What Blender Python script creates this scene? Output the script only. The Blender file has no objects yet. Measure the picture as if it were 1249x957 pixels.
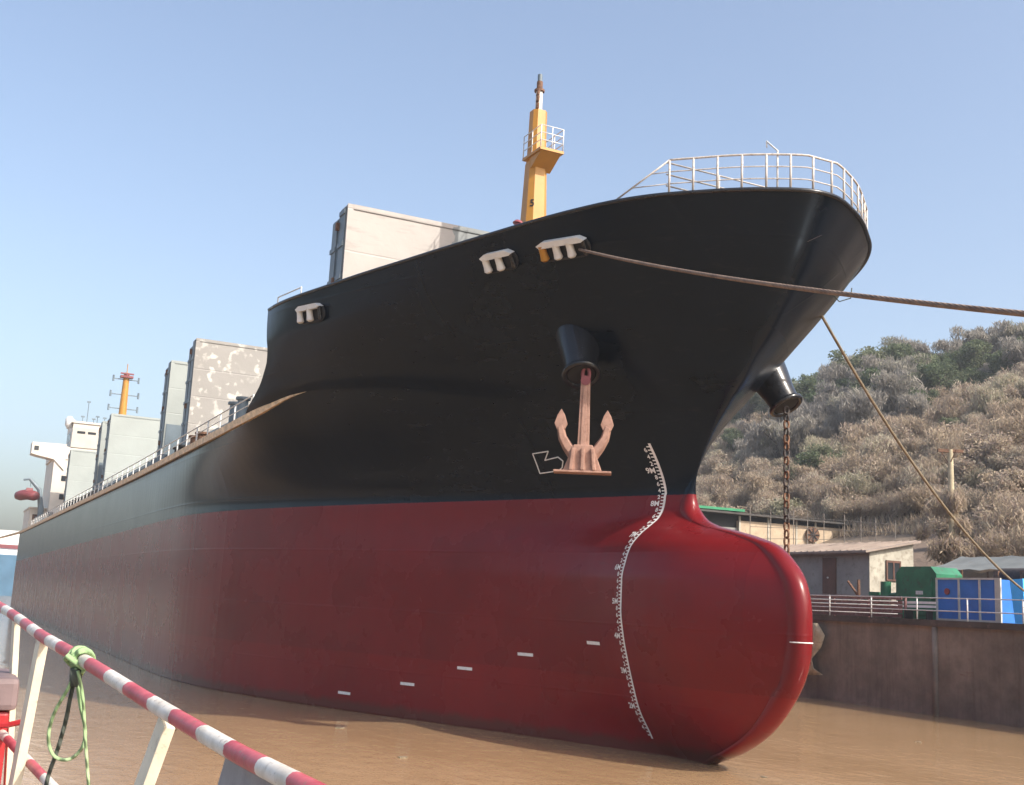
import bpy, math, random
import numpy as np
from mathutils import Vector, Matrix, noise
from mathutils.bvhtree import BVHTree

random.seed(7); rng = np.random.default_rng(7)
R = math.radians
sc = bpy.context.scene
COL = sc.collection

# ------------------------------------------------------------------ camera model (world: X = ship forward, Y = to port, Z = up, water at 0)
F_PX, CX, CY = 1400., 624.5, 478.5
CAM = np.array([0., -22.4, 4.6])
M = np.array([[0.4476138, 0.13974131, -0.88324077],
              [0.89287693, -0.12409745, 0.43286328],
              [0.04911904, 0.98238088, 0.18031952]])   # columns: camera right, up, forward
def ray(x, y): return M @ np.array([(x - CX) / F_PX, (CY - y) / F_PX, 1.])
def at(x, y, axis, val):
    d = ray(x, y); return Vector(CAM + d * (val - CAM[axis]) / d[axis])
def dep(x, y, z): return Vector(CAM + ray(x, y) * z)

# ------------------------------------------------------------------ materials
def new_mat(name):
    m = bpy.data.materials.new(name); m.use_nodes = True
    nt = m.node_tree; b = nt.nodes['Principled BSDF']
    return m, nt, b
def link(nt, a, b): nt.links.new(a, b)
def node(nt, t, **kw):
    n = nt.nodes.new(t)
    for k, v in kw.items(): setattr(n, k, v)
    return n
def coords(nt, scale=(1, 1, 1), kind='Object'):
    tc = node(nt, 'ShaderNodeTexCoord'); mp = node(nt, 'ShaderNodeMapping')
    mp.inputs['Scale'].default_value = scale
    link(nt, tc.outputs[kind], mp.inputs[0]); return mp.outputs[0]
def tex(nt, vec, scale, detail=4, rough=.55):
    n = node(nt, 'ShaderNodeTexNoise'); n.inputs['Scale'].default_value = scale
    n.inputs['Detail'].default_value = detail; n.inputs['Roughness'].default_value = rough
    link(nt, vec, n.inputs['Vector']); return n.outputs['Fac']
def ramp(nt, fac, stops):
    r = node(nt, 'ShaderNodeValToRGB'); cr = r.color_ramp
    while len(cr.elements) < len(stops): cr.elements.new(.5)
    for e, (p, c) in zip(cr.elements, stops): e.position = p; e.color = (*c, 1)
    link(nt, fac, r.inputs[0]); return r.outputs[0]
def math_n(nt, op, a, b=None, clamp=False):
    n = node(nt, 'ShaderNodeMath', operation=op, use_clamp=clamp)
    for i, v in enumerate((a, b)):
        if v is None: continue
        if isinstance(v, (int, float)): n.inputs[i].default_value = v
        else: link(nt, v, n.inputs[i])
    return n.outputs[0]
def mix(nt, fac, a, b):
    n = node(nt, 'ShaderNodeMix', data_type='RGBA')
    if isinstance(fac, (int, float)): n.inputs[0].default_value = fac
    else: link(nt, fac, n.inputs[0])
    for s, v in ((6, a), (7, b)):
        if isinstance(v, tuple): n.inputs[s].default_value = (*v, 1)
        else: link(nt, v, n.inputs[s])
    return n.outputs[2]
def bump(nt, b, h, strength=.3, dist=.05):
    n = node(nt, 'ShaderNodeBump'); n.inputs['Strength'].default_value = strength
    n.inputs['Distance'].default_value = dist
    link(nt, h, n.inputs['Height']); link(nt, n.outputs[0], b.inputs['Normal'])
def paint(name, col, rough=.5, var=.25, scale=1.5, metal=0., stretch=(1, 1, 1), dirt=None, dirt_amt=(.55, .75), bstr=.15, bdist=.01):
    m, nt, b = new_mat(name)
    v = coords(nt, stretch); f = tex(nt, v, scale, 5)
    lo = tuple(c * (1 - var) for c in col); hi = tuple(min(1, c * (1 + var)) for c in col)
    c = ramp(nt, f, [(.3, lo), (.7, hi)])
    if dirt:
        f2 = tex(nt, v, scale * 2.7, 6, .65)
        c = mix(nt, ramp(nt, f2, [(dirt_amt[0], (0, 0, 0)), (dirt_amt[1], (1, 1, 1))]), c, dirt)
    link(nt, c, b.inputs['Base Color'])
    b.inputs['Roughness'].default_value = rough; b.inputs['Metallic'].default_value = metal
    if bstr: bump(nt, b, tex(nt, v, scale * 6, 4), bstr, bdist)
    return m

def hull_material():
    m, nt, b = new_mat('ship_hull_paint')
    tc = node(nt, 'ShaderNodeTexCoord'); sp = node(nt, 'ShaderNodeSeparateXYZ')
    link(nt, tc.outputs['Object'], sp.inputs[0]); x, z = sp.outputs[0], sp.outputs[2]
    v1 = coords(nt, (1, 1, 1)); 
    cloudy = tex(nt, v1, .35, 5); fine = tex(nt, coords(nt, (.6, .6, 2.5)), 2.2, 6, .65)
    streak = tex(nt, coords(nt, (1.6, .8, .05)), 1.0, 2, .5)
    edge = math_n(nt, 'MULTIPLY', math_n(nt, 'SUBTRACT', tex(nt, v1, 6, 3), .5), .03)
    zz = math_n(nt, 'ADD', z, edge)
    zline = math_n(nt, 'ADD', math_n(nt, 'MULTIPLY', math_n(nt, 'ADD', x, 59), .0085), 8.23)
    is_red = math_n(nt, 'LESS_THAN', zz, zline)
    is_low = math_n(nt, 'LESS_THAN', zz, 2.32)
    black = ramp(nt, cloudy, [(.3, (.0025, .0045, .0085)), (.7, (.0045, .0075, .0130))])
    red = ramp(nt, cloudy, [(.3, (.125, .0075, .0100)), (.7, (.172, .0092, .0118))])
    low = ramp(nt, cloudy, [(.3, (.155, .0085, .0105)), (.7, (.20, .0105, .0125))])
    c = mix(nt, is_low, red, low)
    c = mix(nt, is_red, black, c)
    dust = ramp(nt, fine, [(.58, (0, 0, 0)), (.85, (.3, .3, .3))])
    c = mix(nt, dust, c, (.05, .04, .04))
    # damp scum just above the water and a few old scrapes
    scum = math_n(nt, 'MULTIPLY', math_n(nt, 'SUBTRACT', 1.0, math_n(nt, 'DIVIDE', math_n(nt, 'ADD', z, math_n(nt, 'MULTIPLY', tex(nt, v1, 1.3, 4), -.5)), .25), True), .6)
    c = mix(nt, scum, c, (.06, .035, .025))
    scr = ramp(nt, tex(nt, coords(nt, (.35, .35, 3.0)), 1.7, 5, .7), [(.66, (0, 0, 0)), (.78, (.30, .30, .30))])
    c = mix(nt, scr, c, mix(nt, is_red, (.011, .012, .016), (.20, .014, .017)))
    link(nt, c, b.inputs['Base Color'])
    rg = math_n(nt, 'ADD', math_n(nt, 'MULTIPLY', cloudy, .10), .165)
    link(nt, math_n(nt, 'ADD', rg, math_n(nt, 'MULTIPLY', is_red, .06)), b.inputs['Roughness'])
    link(nt, math_n(nt, 'ADD', math_n(nt, 'MULTIPLY', is_red, .0), 1.32), b.inputs['IOR'])
    link(nt, mix(nt, is_red, (.62, .80, 1.0), (1.0, .97, .97)), b.inputs['Specular Tint'])
    # plating: shallow vertical frame ripple plus hungry-horse panels
    rip = math_n(nt, 'MULTIPLY', math_n(nt, 'SINE', math_n(nt, 'MULTIPLY', x, 8.4)), .18)
    h = math_n(nt, 'ADD', math_n(nt, 'ADD', math_n(nt, 'MULTIPLY', streak, 1.5), rip), math_n(nt, 'MULTIPLY', tex(nt, v1, .45, 1), 1.2))
    # butt and seam welds of the plating
    def seam(coord, period, off, wd):
        q = math_n(nt, 'PINGPONG', math_n(nt, 'ADD', coord, off), period / 2)
        return math_n(nt, 'MULTIPLY', math_n(nt, 'SUBTRACT', 1.0, math_n(nt, 'DIVIDE', q, wd), True), .8)
    h = math_n(nt, 'ADD', h, math_n(nt, 'ADD', seam(z, 2.35, .6, .06), seam(x, 9.2, .0, .06)))
    bump(nt, b, h, .3, .018)
    return m

MAT = {}
MAT['hull'] = hull_material()
MAT['black'] = paint('black_gloss_paint', (.012, .013, .016), .22, .3, 2)
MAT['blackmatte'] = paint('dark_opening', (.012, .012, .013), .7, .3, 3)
MAT['tan'] = paint('tan_primer_paint', (.68, .50, .31), .6, .3, 3, dirt=(.16, .09, .05))
MAT['white'] = paint('white_paint', (.66, .66, .65), .5, .08, 3, dirt=(.4, .33, .26), dirt_amt=(.62, .8))
MAT['mark'] = paint('marking_paint', (.72, .70, .68), .6, .12, 8)
MAT['cream'] = paint('cream_superstructure_paint', (.62, .57, .50), .5, .08, .6)
MAT['rail'] = paint('galvanised_rail_paint', (.50, .46, .42), .55, .2, 4, dirt=(.25, .16, .1))
MAT['railwhite'] = paint('white_rail_paint', (.62, .62, .60), .5, .15, 4, dirt=(.3, .2, .14))
MAT['yellow'] = paint('yellow_mast_paint', (.43, .20, .022), .45, .12, 1.2, dirt=(.45, .25, .06), dirt_amt=(.6, .85))
MAT['deckgrey'] = paint('deck_paint', (.20, .17, .15), .7, .2, 1)
MAT['steelblue'] = paint('blue_grey_paint', (.13, .17, .20), .5, .2, .8)
MAT['coaming'] = paint('coaming_paint', (.26, .30, .32), .5, .15, .8, dirt=(.2, .13, .09))
MAT['glass'] = paint('dark_window_glass', (.03, .035, .04), .08, .1, 1, bstr=0)
MAT['rust'] = paint('rusty_steel', (.15, .075, .042), .8, .5, 8, bstr=.5, bdist=.02)
MAT['anchor'] = paint('anchor_primer', (.35, .205, .155), .75, .2, 2.5, dirt=(.22, .11, .08), dirt_amt=(.5, .75), bstr=.5, bdist=.02)
MAT['orange'] = paint('faded_orange_paint', (.20, .045, .05), .5, .2, 1)

def hatch_mat(name, base, spots, kind):
    m, nt, b = new_mat(name)
    v = coords(nt)
    c = ramp(nt, tex(nt, v, .5, 5), [(.3, tuple(k * .9 for k in base)), (.7, base)])
    if kind == 'spots':
        s1 = ramp(nt, tex(nt, v, 1.55, 3, .5), [(.55, (0, 0, 0)), (.66, (.85, .85, .85))])
        gate = ramp(nt, tex(nt, v, .45, 3), [(.34, (0, 0, 0)), (.50, (1, 1, 1))])
        mm = node(nt, 'ShaderNodeMix', data_type='RGBA', blend_type='MULTIPLY'); mm.inputs[0].default_value = 1
        link(nt, s1, mm.inputs[6]); link(nt, gate, mm.inputs[7])
        c = mix(nt, mm.outputs[2], c, spots)
    if kind == 'streaks':
        f = tex(nt, coords(nt, (1, .35, 2.2)), 1.1, 6, .65)
        c = mix(nt, ramp(nt, f, [(.52, (0, 0, 0)), (.72, (.65, .65, .65))]), c, spots)
        sp = node(nt, 'ShaderNodeSeparateXYZ'); link(nt, v, sp.inputs[0])
        wob = math_n(nt, 'ADD', sp.outputs[1], math_n(nt, 'MULTIPLY', tex(nt, v, .9, 3), 2.2))
        patch = math_n(nt, 'MULTIPLY', math_n(nt, 'GREATER_THAN', wob, -1.0), math_n(nt, 'LESS_THAN', wob, 1.25))
        c = mix(nt, patch, c, (.19, .205, .205))
    link(nt, c, b.inputs['Base Color']); b.inputs['Roughness'].default_value = .6
    sp = node(nt, 'ShaderNodeSeparateXYZ'); link(nt, v, sp.inputs[0])
    seam = math_n(nt, 'PINGPONG', sp.outputs[2], 1.0)
    bump(nt, b, math_n(nt, 'ADD', math_n(nt, 'MULTIPLY', ramp(nt, seam, [(.0, (0, 0, 0)), (.06, (1, 1, 1))]), .6), tex(nt, v, 1.2, 3)), .4, .05)
    return m
MAT['hatch1'] = hatch_mat('cream_hatch_paint', (.37, .34, .315), (.20, .18, .165), 'streaks')
MAT['hatch2'] = hatch_mat('patched_hatch_paint', (.26, .245, .225), (.52, .50, .45), 'spots')
MAT['hatch3'] = hatch_mat('pale_grey_hatch_paint', (.31, .34, .325), (.5, .5, .5), 'plain')

# ------------------------------------------------------------------ mesh helpers
class MB:
    def __init__(s): s.v = []; s.f = []; s.m = []
    def add(s, vs, fs, mi=0):
        o = len(s.v); s.v += [tuple(p) for p in vs]; s.f += [tuple(o + i for i in f) for f in fs]; s.m += [mi] * len(fs)
    def box(s, c, size, rot=None, mi=0, top=1.0):
        hx, hy, hz = [k / 2 for k in size]; vs = []
        for sz in (-1, 1):
            k = 1 if sz < 0 else top
            for sx, sy in ((-1, -1), (1, -1), (1, 1), (-1, 1)):
                p = Vector((sx * hx * k, sy * hy * k, sz * hz))
                if rot is not None: p = rot @ p
                vs.append(Vector(c) + p)
        s.add(vs, [(0, 3, 2, 1), (4, 5, 6, 7), (0, 1, 5, 4), (1, 2, 6, 5), (2, 3, 7, 6), (3, 0, 4, 7)], mi)
    def bb(s, x0, x1, y0, y1, z0, z1, mi=0): s.box(((x0 + x1) / 2, (y0 + y1) / 2, (z0 + z1) / 2), (abs(x1 - x0), abs(y1 - y0), abs(z1 - z0)), None, mi)
    def tube(s, pts, r, n=8, mi=0, cap=True, squash=None):
        pts = [Vector(p) for p in pts]; rs = r if isinstance(r, (list, tuple)) else [r] * len(pts)
        up = None; vs = []
        for i, p in enumerate(pts):
            t = (pts[min(i + 1, len(pts) - 1)] - pts[max(i - 1, 0)]).normalized()
            if up is None:
                up = Vector((0, 0, 1)) if abs(t.z) < .9 else Vector((1, 0, 0))
            a = (up - t * up.dot(t)).normalized(); b = t.cross(a); up = a
            for k in range(n):
                q = 2 * math.pi * k / n
                vs.append(p + (a * math.cos(q) + b * math.sin(q)) * rs[i])
        fs = [(i * n + k, i * n + (k + 1) % n, (i + 1) * n + (k + 1) % n, (i + 1) * n + k) for i in range(len(pts) - 1) for k in range(n)]
        if cap: fs += [tuple(range(n - 1, -1, -1)), tuple((len(pts) - 1) * n + k for k in range(n))]
        s.add(vs, fs, mi)
    def prism(s, outline, off, mi=0):
        n = len(outline); off = Vector(off)
        a = [Vector(p) for p in outline]; b = [p + off for p in a]
        s.add(a + b, [tuple(range(n - 1, -1, -1)), tuple(range(n, 2 * n))] + [(i, (i + 1) % n, n + (i + 1) % n, n + i) for i in range(n)], mi)
    def build(s, name, mats, parent=None, smooth=False, bevel=0, fix=True, col=None):
        me = bpy.data.meshes.new(name); me.from_pydata(s.v, [], s.f)
        for m in (mats if isinstance(mats, (list, tuple)) else [mats]): me.materials.append(m)
        me.polygons.foreach_set('material_index', s.m)
        if fix:
            import bmesh
            bm = bmesh.new(); bm.from_mesh(me); bmesh.ops.recalc_face_normals(bm, faces=bm.faces)
            if bevel:
                bmesh.ops.remove_doubles(bm, verts=bm.verts, dist=1e-5)
                bmesh.ops.bevel(bm, geom=[e for e in bm.edges if len(e.link_faces) == 2 and e.calc_face_angle(0) > .5], offset=bevel, segments=2, affect='EDGES', profile=.6)
            bm.to_mesh(me); bm.free()
        if smooth:
            me.polygons.foreach_set('use_smooth', [True] * len(me.polygons))
            if smooth is not True: me.set_sharp_from_angle(angle=R(smooth))
        o = bpy.data.objects.new(name, me); COL.objects.link(o)
        if parent is not None: put(o, parent)
        return o
def put(o, parent):
    o.parent = parent; o.matrix_parent_inverse = root_world(parent).inverted()
def root_world(p):
    m = Matrix.LocRotScale(p.location, p.rotation_euler, p.scale)
    return (root_world(p.parent) @ p.matrix_parent_inverse @ m) if p.parent else m
def tag(o, label, cat, group=None, kind=None):
    if label: o['label'] = label
    if cat: o['category'] = cat
    if group: o['group'] = group
    if kind: o['kind'] = kind
    return o
def thing(name, label, cat, loc, group=None):
    o = bpy.data.objects.new(name, None); COL.objects.link(o); o.location = loc; o.empty_display_size = .2
    return tag(o, label, cat, group)
def cp(o, parent=None, inv=True):
    c = o.copy(); COL.objects.link(c)
    if parent is not None: c.parent = parent
    return c

# ------------------------------------------------------------------ ship hull form
def pchip(xs, ys):
    xs = np.array(xs, float); ys = np.array(ys, float); h = np.diff(xs); dl = np.diff(ys) / h; m = np.zeros(len(xs))
    for i in range(1, len(xs) - 1):
        if dl[i - 1] * dl[i] > 0:
            w1 = 2 * h[i] + h[i - 1]; w2 = h[i] + 2 * h[i - 1]; m[i] = (w1 + w2) / (w1 / dl[i - 1] + w2 / dl[i])
    m[0] = dl[0]; m[-1] = dl[-1]
    return lambda x: _herm(np.clip(x, xs[0], xs[-1]), xs, ys, m, h)
def _herm(x, xs, ys, m, h):
    i = np.clip(np.searchsorted(xs, x) - 1, 0, len(xs) - 2); t = (x - xs[i]) / h[i]
    return (1 + 2 * t) * (1 - t) ** 2 * ys[i] + t * (1 - t) ** 2 * h[i] * m[i] + t * t * (3 - 2 * t) * ys[i + 1] + t * t * (t - 1) * h[i] * m[i + 1]
def cubic(xs, ys):
    xs = np.array(xs); ys = np.array(ys); m = np.gradient(ys, xs); h = np.diff(xs)
    return lambda x: _herm(x, xs, ys, m, h)
ZB = 17.05
def ztop(X):
    t = np.clip((np.asarray(X, float) + 46.3) / 21, 0, 1); return 16.13 + .92 * t ** 1.3
WT = pchip([0, .39, .68, 1.03, 1.345, 1.62, 1.9, 2.34, 2.84, 3.44, 3.99, 4.59, 5], [0, .75, 1.4, 2.4, 3.34, 4.26, 5.05, 6.07, 7.14, 8.55, 9.94, 11.15, 11.2])
WL = pchip([0, 1.5, 4, 9, 14.5, 20, 25, 30, 36], [0, .72, 1.85, 4.2, 6.75, 8.95, 10.4, 11.05, 11.2])
PROF = [(-25.2, 17.05), (-25.6, 16.4), (-26.05, 15.7), (-26.6, 15), (-27.2, 14.3), (-27.8, 13.6), (-28.48, 12.9), (-29.05, 12.2), (-29.75, 11.5), (-30.4, 10.8), (-30.9, 10.1), (-31.3, 9.4), (-31.5, 8.9), (-31.56, 8.45), (-31.45, 8.05), (-31.05, 7.65), (-30.4, 7.4), (-29.3, 7.18), (-28.25, 6.95), (-27.3, 6.65), (-26.65, 6.2), (-26.2, 5.7), (-25.97, 5.1), (-25.9, 4.3), (-25.95, 3.5), (-26.2, 2.8), (-26.7, 2.1), (-27.65, 1.2), (-28.9, .5), (-30.2, 0), (-31.6, -.6), (-33.6, -1.2), (-36, -1.6)]
BW = pchip([-1.6, -.6, 0, .57, 1.42, 2.2, 3, 3.74, 4.66, 5.58, 6.1, 6.6, 7.05, 7.4, 7.65, 8.05, 8.6, 9.2], [.05, .2, .42, .76, 1.3, 1.58, 1.82, 2.01, 2.14, 2.14, 2.03, 1.86, 1.5, 1.1, .8, .5, .25, 0.])
_p = np.array(PROF); _s = np.r_[0, np.cumsum(np.hypot(*np.diff(_p, axis=0).T))]
_fx, _fz = cubic(_s, _p[:, 0]), cubic(_s, _p[:, 1])
_t = np.linspace(0, _s[-1], 190); PX, PZ = _fx(_t), _fz(_t)
ZD = 11.6
PZ[np.argmin(abs(PZ - ZD))] = ZD
def stem(z): return float(np.interp(z, PZ[::-1], PX[::-1]))
def half(X, z0, Xe):
    X = np.asarray(X, float)
    Xw = Xe if z0 > 8.5 else (min(Xe, -31.5) if z0 < 0 else -31.5)
    d = np.clip(Xw - X, 0, None); wl = WL(np.clip(d, 0, 36))
    if z0 > 8.5:
        q = (z0 - 8.5) / (ZB - 8.5)
        k = np.clip((d - 4) / 14, 0, 1); k = k ** 3 * (k * (k * 6 - 15) + 10)
        g = np.clip((z0 - 8.5) / 3.7, 0, 1); g = g * g * (3 - 2 * g)
        w = q ** 1.04 * (1 - k) + g * k
        y = wl * (1 - w) + WT(np.clip(np.sqrt(d), 0, 5.)) * w
        if z0 > 9.2: return y
        wl = y
    if z0 < 0: wl = wl * np.clip(1 + z0 * .12, 0, 1)
    bw = float(BW(z0)); r = min(.36, bw * .6)
    if Xe > -33.6:
        t = np.clip((X + 33.6) / (Xe + .15 + 33.6), 0, 1)
        b = np.where(X > Xe, 0, bw * (1 - t ** 2.3)); c = Xe - r
        b = np.maximum(np.where(X <= c, b, 0), np.sqrt(np.clip(r * r - np.clip(X - c, 0, None) ** 2, 0, None)) * (X > c - r * .4))
        b = np.where(X < -33.6, bw, b)
    else: b = np.where(X <= Xe, bw * np.clip((Xe - X) / 1.5, 0, 1) ** .5, 0)
    return (wl ** 3.2 + b ** 3.2) ** (1 / 3.2)
XBRK = pchip([11.5, 11.7, 12.0, 12.4, 12.9, 13.4, 14.2, 15.2, 16.9], [-50, -49.7, -49.2, -48.5, -47.8, -47.3, -46.75, -46.5, -46.5])
XD = -49.8
STERN = -188.
_SH = pchip([-190, -100, -80, -60, -54, -52, -50, -48, -46, -44.5, -42, -36, -33], [-.3, -.18, -.15, -.01, .08, .14, .24, .55, .99, 1.1, 1.0, .2, 0])
def sheer(X): return _SH(np.asarray(X, float))
def deckz(X): return ZD + float(sheer(X))
def hy(X, z):                      # half breadth of the finished hull
    return float(half(np.array([X]), z, stem(z))[0])

SHIP = thing('cargo_ship', 'huge cargo ship with black topsides, red underbody and bulbous bow, afloat beside the barge', 'ship', (-100, 0, 0))

def build_hull():
    m = 110; u = np.linspace(0, 1, m)
    aft = np.r_[np.arange(-50.8, -72, -1.2), np.linspace(-74, STERN, 40)]
    V = []; Fc = []; idx = {}
    for i, (Xe, z0) in enumerate(zip(PX, PZ)):
        xa = float(XBRK(z0)) if z0 > ZD + .01 else XD
        xs = Xe + (xa - Xe) * u ** 2
        if z0 <= ZD + .01: xs = np.r_[xs, aft]
        ys = half(xs, z0, Xe); ys[0] = 0
        zs = z0 + (ztop(xs) - ZB) * np.clip((z0 - 11.8) / (ZB - 11.8), 0, 1)
        zs = zs + sheer(xs) * (np.clip((z0 - 9.2) / (ZD - 9.2), 0, 1) if z0 <= ZD else np.clip((15.5 - z0) / (15.5 - ZD), 0, 1))
        for j in range(len(xs)):
            for sgn in (-1, 1):
                if j == 0 and sgn == 1: idx[i, j, 1] = idx[i, j, -1]; continue
                idx[i, j, sgn] = len(V); V.append((xs[j], sgn * ys[j], zs[j]))
    n = len(PX)
    for i in range(n - 1):
        j = 0
        while (i, j + 1, -1) in idx and (i + 1, j + 1, -1) in idx:
            for sgn in (-1, 1):
                q = [idx[i, j, sgn], idx[i, j + 1, sgn], idx[i + 1, j + 1, sgn], idx[i + 1, j, sgn]]
                q2 = []
                for k in q:
                    if k not in q2: q2.append(k)
                if len(q2) > 2: Fc.append(tuple(q2 if sgn < 0 else q2[::-1]))
            j += 1
    # transom
    last = len(u) + len(aft) - 1
    col = [i for i in range(n) if (i, last, -1) in idx]
    for a, b in zip(col[:-1], col[1:]):
        Fc.append((idx[a, last, -1], idx[a, last, 1], idx[b, last, 1], idx[b, last, -1]))
    me = bpy.data.meshes.new('hull'); me.from_pydata(V, [], Fc); me.materials.append(MAT['hull'])
    me.polygons.foreach_set('use_smooth', [True] * len(me.polygons)); me.update()
    o = bpy.data.objects.new('hull', me); COL.objects.link(o); put(o, SHIP)
    me.set_sharp_from_angle(angle=R(50))
    return o, BVHTree.FromPolygons([Vector(v) for v in V], Fc)
HULL, BVH = build_hull()
def hit(px, py):
    d = Vector(ray(px, py)).normalized(); p, nrm, i, dist = BVH.ray_cast(Vector(CAM), d)
    if nrm.dot(d) > 0: nrm = -nrm
    return p, nrm
def hull_frame(X, z, off=0.):     # point, along-ship tangent, up tangent, outward normal on the starboard side
    e = .04
    p = Vector((X, -hy(X, z), z))
    tx = Vector((2 * e, -(hy(X + e, z) - hy(X - e, z)), 0)).normalized()
    tz = Vector((0, -(hy(X, z + e) - hy(X, z - e)), 2 * e)).normalized()
    n = tx.cross(tz).normalized()
    if n.y > 0: n = -n
    return p + n * off, tx, (tz - tx * tz.dot(tx)).normalized(), n

def strip_deck(xs, yf, zf):
    mb = MB(); vs = []; 
    for X in xs: y = max(yf(X), .01); z = zf(X); vs += [(X, -y, z), (X, y, z)]
    mb.add(vs, [(2 * i, 2 * i + 1, 2 * i + 3, 2 * i + 2) for i in range(len(xs) - 1)]); return mb
strip_deck(np.linspace(-50, STERN + .02, 60), lambda X: hy(X, ZD) - .02, lambda X: deckz(X) - .03).build('main_deck', MAT['deckgrey'], SHIP)
xs_f = -25.35 - (np.linspace(0, 1, 50) ** 2) * 20.8
strip_deck(xs_f, lambda X: hy(X, 15.6) * .97 - .05, lambda X: float(ztop(X)) - 1.25).build('forecastle_deck', MAT['deckgrey'], SHIP)
# forecastle front bulkhead (faces aft) and bulwark capping
mb = MB(); yb = hy(-46, 12.5) - 2.5; mb.add([(-45.9, -yb, 11.9), (-45.9, yb, 11.9), (-45.9, yb + .2, 14.9), (-45.9, -yb - .2, 14.9)], [(0, 1, 2, 3)]); mb.build('forecastle_bulkhead', MAT['cream'], SHIP)
def top_path(sgn, x_to=-46.35, n=60, inset=0.):
    out = []
    for X in -25.2 - (np.linspace(0, 1, n) ** 2) * (-x_to - 25.2):
        y = max(hy(X, ZB) - inset, 0); out.append(Vector((X - (inset if y < .5 else 0), sgn * y, float(ztop(X)))))
    return out
mb = MB(); p = top_path(-1)[::-1] + top_path(1)[1:]
mb.tube([q + Vector((0, 0, .0)) for q in p], .07, 8); mb.build('bulwark_cap', MAT['black'], SHIP, smooth=True)
# gunwale strip along the main deck edge
for sgn in (-1, 1):
    mb = MB(); vs = []; X0 = -45.2
    xs = np.r_[np.linspace(X0, -52, 14), np.linspace(-54, -70, 12), np.linspace(-73, STERN - .1, 50)]
    for X in xs:
        y = hy(X, ZD); z = deckz(X) + .04; k = min(1, (X0 - X) / 4 + .15)
        for dy, dz in ((-.02, -.14 * k), (.16 * k, -.17 * k), (.18 * k, .15 * k), (-.02, .13 * k)): vs.append((X, sgn * (y + dy), z + dz))
    fs = [(4 * i + a, 4 * i + (a + 1) % 4, 4 * i + 4 + (a + 1) % 4, 4 * i + 4 + a) for i in range(len(xs) - 1) for a in range(4)]
    mb.add(vs, fs); mb.build('gunwale', MAT['tan'], SHIP)

# ---------------- draft marks
def text_mesh(body, size):
    cu = bpy.data.curves.new('txt', 'FONT'); cu.body = body; cu.size = size; cu.align_x = 'RIGHT'; cu.align_y = 'CENTER'; cu.offset = size * .025
    o = bpy.data.objects.new('txt', cu); COL.objects.link(o)
    dg = bpy.context.evaluated_depsgraph_get(); me = bpy.data.meshes.new_from_object(o.evaluated_get(dg))
    vs = [v.co.copy() for v in me.vertices]; fs = [tuple(p.vertices) for p in me.polygons]
    bpy.data.objects.remove(o); bpy.data.meshes.remove(me); bpy.data.curves.remove(cu); return vs, fs
def on_hull(vs, X, z, off):
    out = []
    for v in vs:
        q, *_ = hull_frame(X + v.x, z + v.y, off); out.append(q)
    return out
mb = MB(); zs = np.linspace(.5, 10.15, 130); vs = []
for z in zs:
    for dx in (-.045, .035): vs.append(hull_frame(-32.5 + dx, z, .012)[0])
mb.add(vs, [(2 * i, 2 * i + 1, 2 * i + 3, 2 * i + 2) for i in range(len(zs) - 1)])
k = 0
STEP = 1.11; Z0 = 1.5
zz = .61
while zz < 10.15:
    a = [(-.14, -.02), (-.045, -.02), (-.045, .02), (-.14, .02)]
    mb.add([hull_frame(-32.5 + x, zz + y, .012)[0] for x, y in a], [(0, 1, 2, 3)])
    zz += STEP / 10
dm = mb.build('draft_mark', MAT['mark'], SHIP)
for k in range(-4, 40):
    z = Z0 + STEP / 5 * k
    if z > 10.15 or z < .65: continue
    metre = 2 + k // 5; sub = k % 5
    body, size = (f'{metre}M', .25) if sub == 0 else (str(sub * 2), .19)
    vs, fs = text_mesh(body, size)
    nm = MB(); nm.add(on_hull(vs, -32.5 - .17, z, .013), fs); nm.build('numeral', MAT['mark'], dm)

# ---------------- bulb symbol and test dashes
mb = MB()
sym = [(650, 553), (669, 550), (665, 561), (681, 557), (687, 562), (686, 570), (681, 574), (659, 577)]
pts = [hit(*q) for q in sym]
for i in range(len(pts)):
    a, na = pts[i]; b, nb = pts[(i + 1) % len(pts)]
    seg = []
    for t in (0, .5, 1):
        p_ = a.lerp(b, t); n_ = na; lp, ln, *_ = BVH.find_nearest(p_)
        seg.append(lp + na * .02)
    mb.tube(seg, .022, 6)
mb.build('bulb_symbol', MAT['mark'], SHIP)
for q in ((420, 845), (497, 834), (567, 815), (641, 798), (724, 784)):
    p_, n_ = hit(*q); mb = MB(); vs = []
    X, z = p_.x, p_.z
    for dx, dz in ((-.34, -.055), (.34, -.055), (.34, .055), (-.34, .055)): vs.append(hull_frame(X + dx, z + dz, .012)[0])
    mb.add(vs, [(0, 1, 2, 3)]); mb.build('hull_dash', MAT['mark'], SHIP)
# weld line across the bulb nose
mb = MB(); seg = []
for k in range(9):
    X = stem(3.9) - .36 * (1 - math.cos(R(90 * abs(k - 4) / 4)))
    y = hy(X, 3.9); seg.append((X + .01, (1 if k > 4 else -1) * y, 3.9))
mb.tube(seg, .018, 5); mb.build('weld_line', MAT['mark'], SHIP)

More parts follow.
